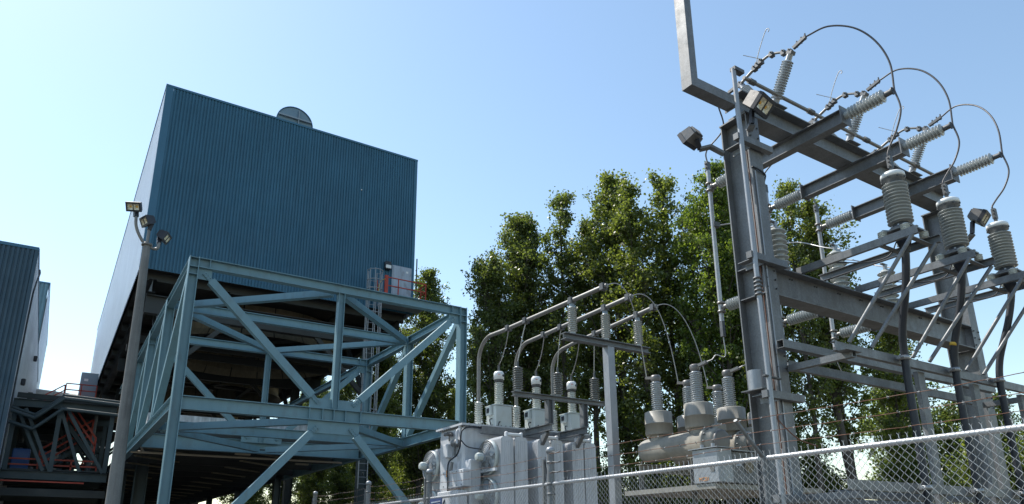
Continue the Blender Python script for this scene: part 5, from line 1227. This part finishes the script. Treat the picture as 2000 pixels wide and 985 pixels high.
TREES = [
    (0, 18.2, 38.4, 18.4, 'leafy tree standing right against the blue building corner', 'leaf_deep', 1.0, 0.3),
    (2, 17.2, 42.5, 17.0, 'tree seen through the right bay of the teal frame', 'leaf_deep', 1.1, 1.3),
    (3, 20.6, 37.6, 14.8, 'shorter tree filling the gap beside the teal frame corner', 'leaf_cottonwood', 1.0, 2.3),
    (2, 15.9, 25.9, 14.2, 'leftmost and shortest tree of the tall tree row', 'leaf_deep', 1.05, 0.9),
    (0, 17.7, 26.3, 17.4, 'broad dark tree left of centre in the tall tree row', 'leaf_deep', 1.0, 2.0),
    (1, 19.0, 25.0, 18.0, 'dark tree with a pointed top above the busbars', 'leaf_deep', 0.95, 4.1),
    (4, 20.0, 24.2, 16.6, 'slim tree in the dip between the two tall clumps', 'leaf_cottonwood', 0.9, 0.2),
    (0, 20.9, 22.6, 18.7, 'tallest olive green tree in the middle of the row', 'leaf_cottonwood', 0.95, 3.2),
    (1, 21.0, 20.6, 17.7, 'round topped olive tree above the transformer stand', 'leaf_cottonwood', 1.05, 5.1),
    (3, 22.3, 19.7, 15.4, 'loose tree in the dip left of the bus pipe', 'leaf_fresh', 0.95, 1.0),
    (0, 20.9, 17.3, 16.6, 'bright green tree directly behind the left bus pipe', 'leaf_fresh', 0.85, 0.6),
    (2, 23.2, 18.4, 17.0, 'tree hidden partly by the near gantry column', 'leaf_fresh', 1.0, 2.5),
    (1, 21.9, 14.7, 14.7, 'tree just right of the near gantry column', 'leaf_cottonwood', 0.85, 3.9),
    (4, 23.2, 14.2, 14.2, 'open tree with bare trunk between the gantry beams', 'leaf_cottonwood', 1.1, 1.7),
    (3, 25.6, 14.8, 13.0, 'tree at the right end of the row under the cross arms', 'leaf_cottonwood', 1.0, 5.5),
    (1, 23.0, 30.5, 15.0, 'second row tree showing in the gap right of the frame post', 'leaf_deep', 1.0, 0.5),
    (6, 34.5, 18.6, 11.0, 'low rounded tree far behind the lower gantry beam', 'leaf_deep', 1.0, 1.2),
    (6, 37.5, 17.0, 9.4, 'low rounded tree far behind the cable rack', 'leaf_deep', 1.1, 3.3),
    (6, 40.0, 15.2, 8.6, 'low rounded tree far behind the far gantry column', 'leaf_cottonwood', 1.0, 5.3),
    (6, 42.0, 13.6, 8.2, 'low rounded tree at the far right edge', 'leaf_cottonwood', 1.1, 0.4),
    (6, 22.5, 49.0, 9.5, 'low tree seen under the dark deck edge', 'leaf_cottonwood', 1.0, 2.2),
    (6, 18.6, 52.0, 8.8, 'low tree deep under the deck at left', 'leaf_deep', 1.1, 4.6),
    (6, 21.5, 41.0, 8.5, 'low bushy tree left of the transformer', 'leaf_cottonwood', 0.9, 0.8),
    (2, 17.0, 63.0, 13.5, 'tree deep behind the frame centre below the deck', 'leaf_deep', 1.2, 3.0),
    (2, 19.5, 60.0, 13.0, 'tree behind the right lower brace of the frame', 'leaf_cottonwood', 1.2, 1.1),
    (6, 21.6, 56.0, 11.5, 'rounded tree behind the right lower brace near the deck edge', 'leaf_cottonwood', 1.0, 2.1),
    (6, 24.0, 53.0, 11.0, 'rounded tree left of the transformer under the frame beam', 'leaf_deep', 1.0, 4.0),
    (2, 25.5, 47.0, 13.0, 'tree rising behind the frame corner post', 'leaf_cottonwood', 1.2, 5.0),
    (2, 25.0, 71.5, 19.0, 'tall far tree seen right of the frame hanger post', 'leaf_deep', 1.2, 2.7),
    (2, 27.5, 64.5, 19.5, 'tall far tree seen behind the ladder at the building corner', 'leaf_cottonwood', 1.2, 0.9),
    (2, 25.2, 81.2, 20.5, 'farthest tall tree glimpsed left of the frame hanger post', 'leaf_cottonwood', 1.2, 4.7),
    (0, 23.0, 75.0, 20.0, 'far broad tree glimpsed through the frame centre', 'leaf_deep', 1.1, 1.7),
    (6, 16.0, 70.0, 11.0, 'rounded tree farthest under the deck', 'leaf_cottonwood', 1.1, 0.1),
]
for (kd, x, y, H, lab, lf, wd, ro) in TREES: tree(kd, x, y, H, lab, lf, wd, ro)
BUSH = [(27.0, 14.0, 5.2, 'bush behind the left end of the cable rack'), (29.5, 13.2, 5.6, 'bush behind the first rack post'), (30.5, 11.6, 5.2, 'bush behind the middle black cable'),
        (31.5, 10.3, 5.0, 'bush at the right edge behind the fence'), (25.0, 16.6, 5.0, 'bush behind the near gantry column foot'), (19.5, 30.0, 4.6, 'bush left of the transformer below the frame'), (16.4, 36.5, 4.4, 'bush under the right brace of the frame'), (24.0, 21.5, 5.4, 'bush behind the breaker legs'),
        (16.6, 25.2, 5.2, 'bush behind the transformer radiators'), (17.2, 22.4, 5.6, 'bush behind the transformer rightmost radiator'), (19.3, 21.8, 5.2, 'bush behind the foot of the bus support stand'),
        (20.2, 19.5, 5.8, 'bush between the bus support stand and the breaker'), (22.7, 19.6, 5.2, 'bush behind the left end of the breaker tank'), (22.2, 17.0, 5.6, 'bush behind the breaker control cabinet'),
        (24.0, 16.2, 5.0, 'bush just left of the near gantry column foot'), (11.4, 38.3, 3.6, 'low bush under the deck left of the frame brace'), (15.6, 39.0, 4.6, 'low bush below the deck edge right of the frame brace'), (13.6, 58.4, 6.0, 'bush far under the dark deck')]
for i, (x, y, H, lab) in enumerate(BUSH):
    tree(5, x, y, H, lab, 'leaf_cottonwood' if i % 2 else 'leaf_deep', 1.0, i*1.7, 'leafy_bush', 'bushes along the tree row')
# low grey canopy beside the far end of the fence
CN = thing('grey_canopy', 'low grey sloping canopy roof at the far end of the fence', 'canopy', (8.0, 24, 0))
m = MB(); m.add([(7.0, 22.6, 2.55), (9.6, 21.8, 2.75), (10.6, 25.4, 2.6), (7.2, 26.2, 2.3), (7.0, 22.6, 2.5), (9.6, 21.8, 2.7), (10.6, 25.4, 2.55), (7.2, 26.2, 2.25)], [(0,1,2,3),(7,6,5,4),(0,4,5,1),(1,5,6,2),(2,6,7,3),(3,7,4,0)]); m.build('roof', 'tarp_grey', CN)
for x, y, z in ((7.1, 22.7, 2.5), (9.5, 22.0, 2.7), (10.4, 25.3, 2.55), (7.3, 26.0, 2.25)): MB().cyl((x, y, 0), (x, y, z), 0.04, n=8).build('leg', 'galvanised', CN)
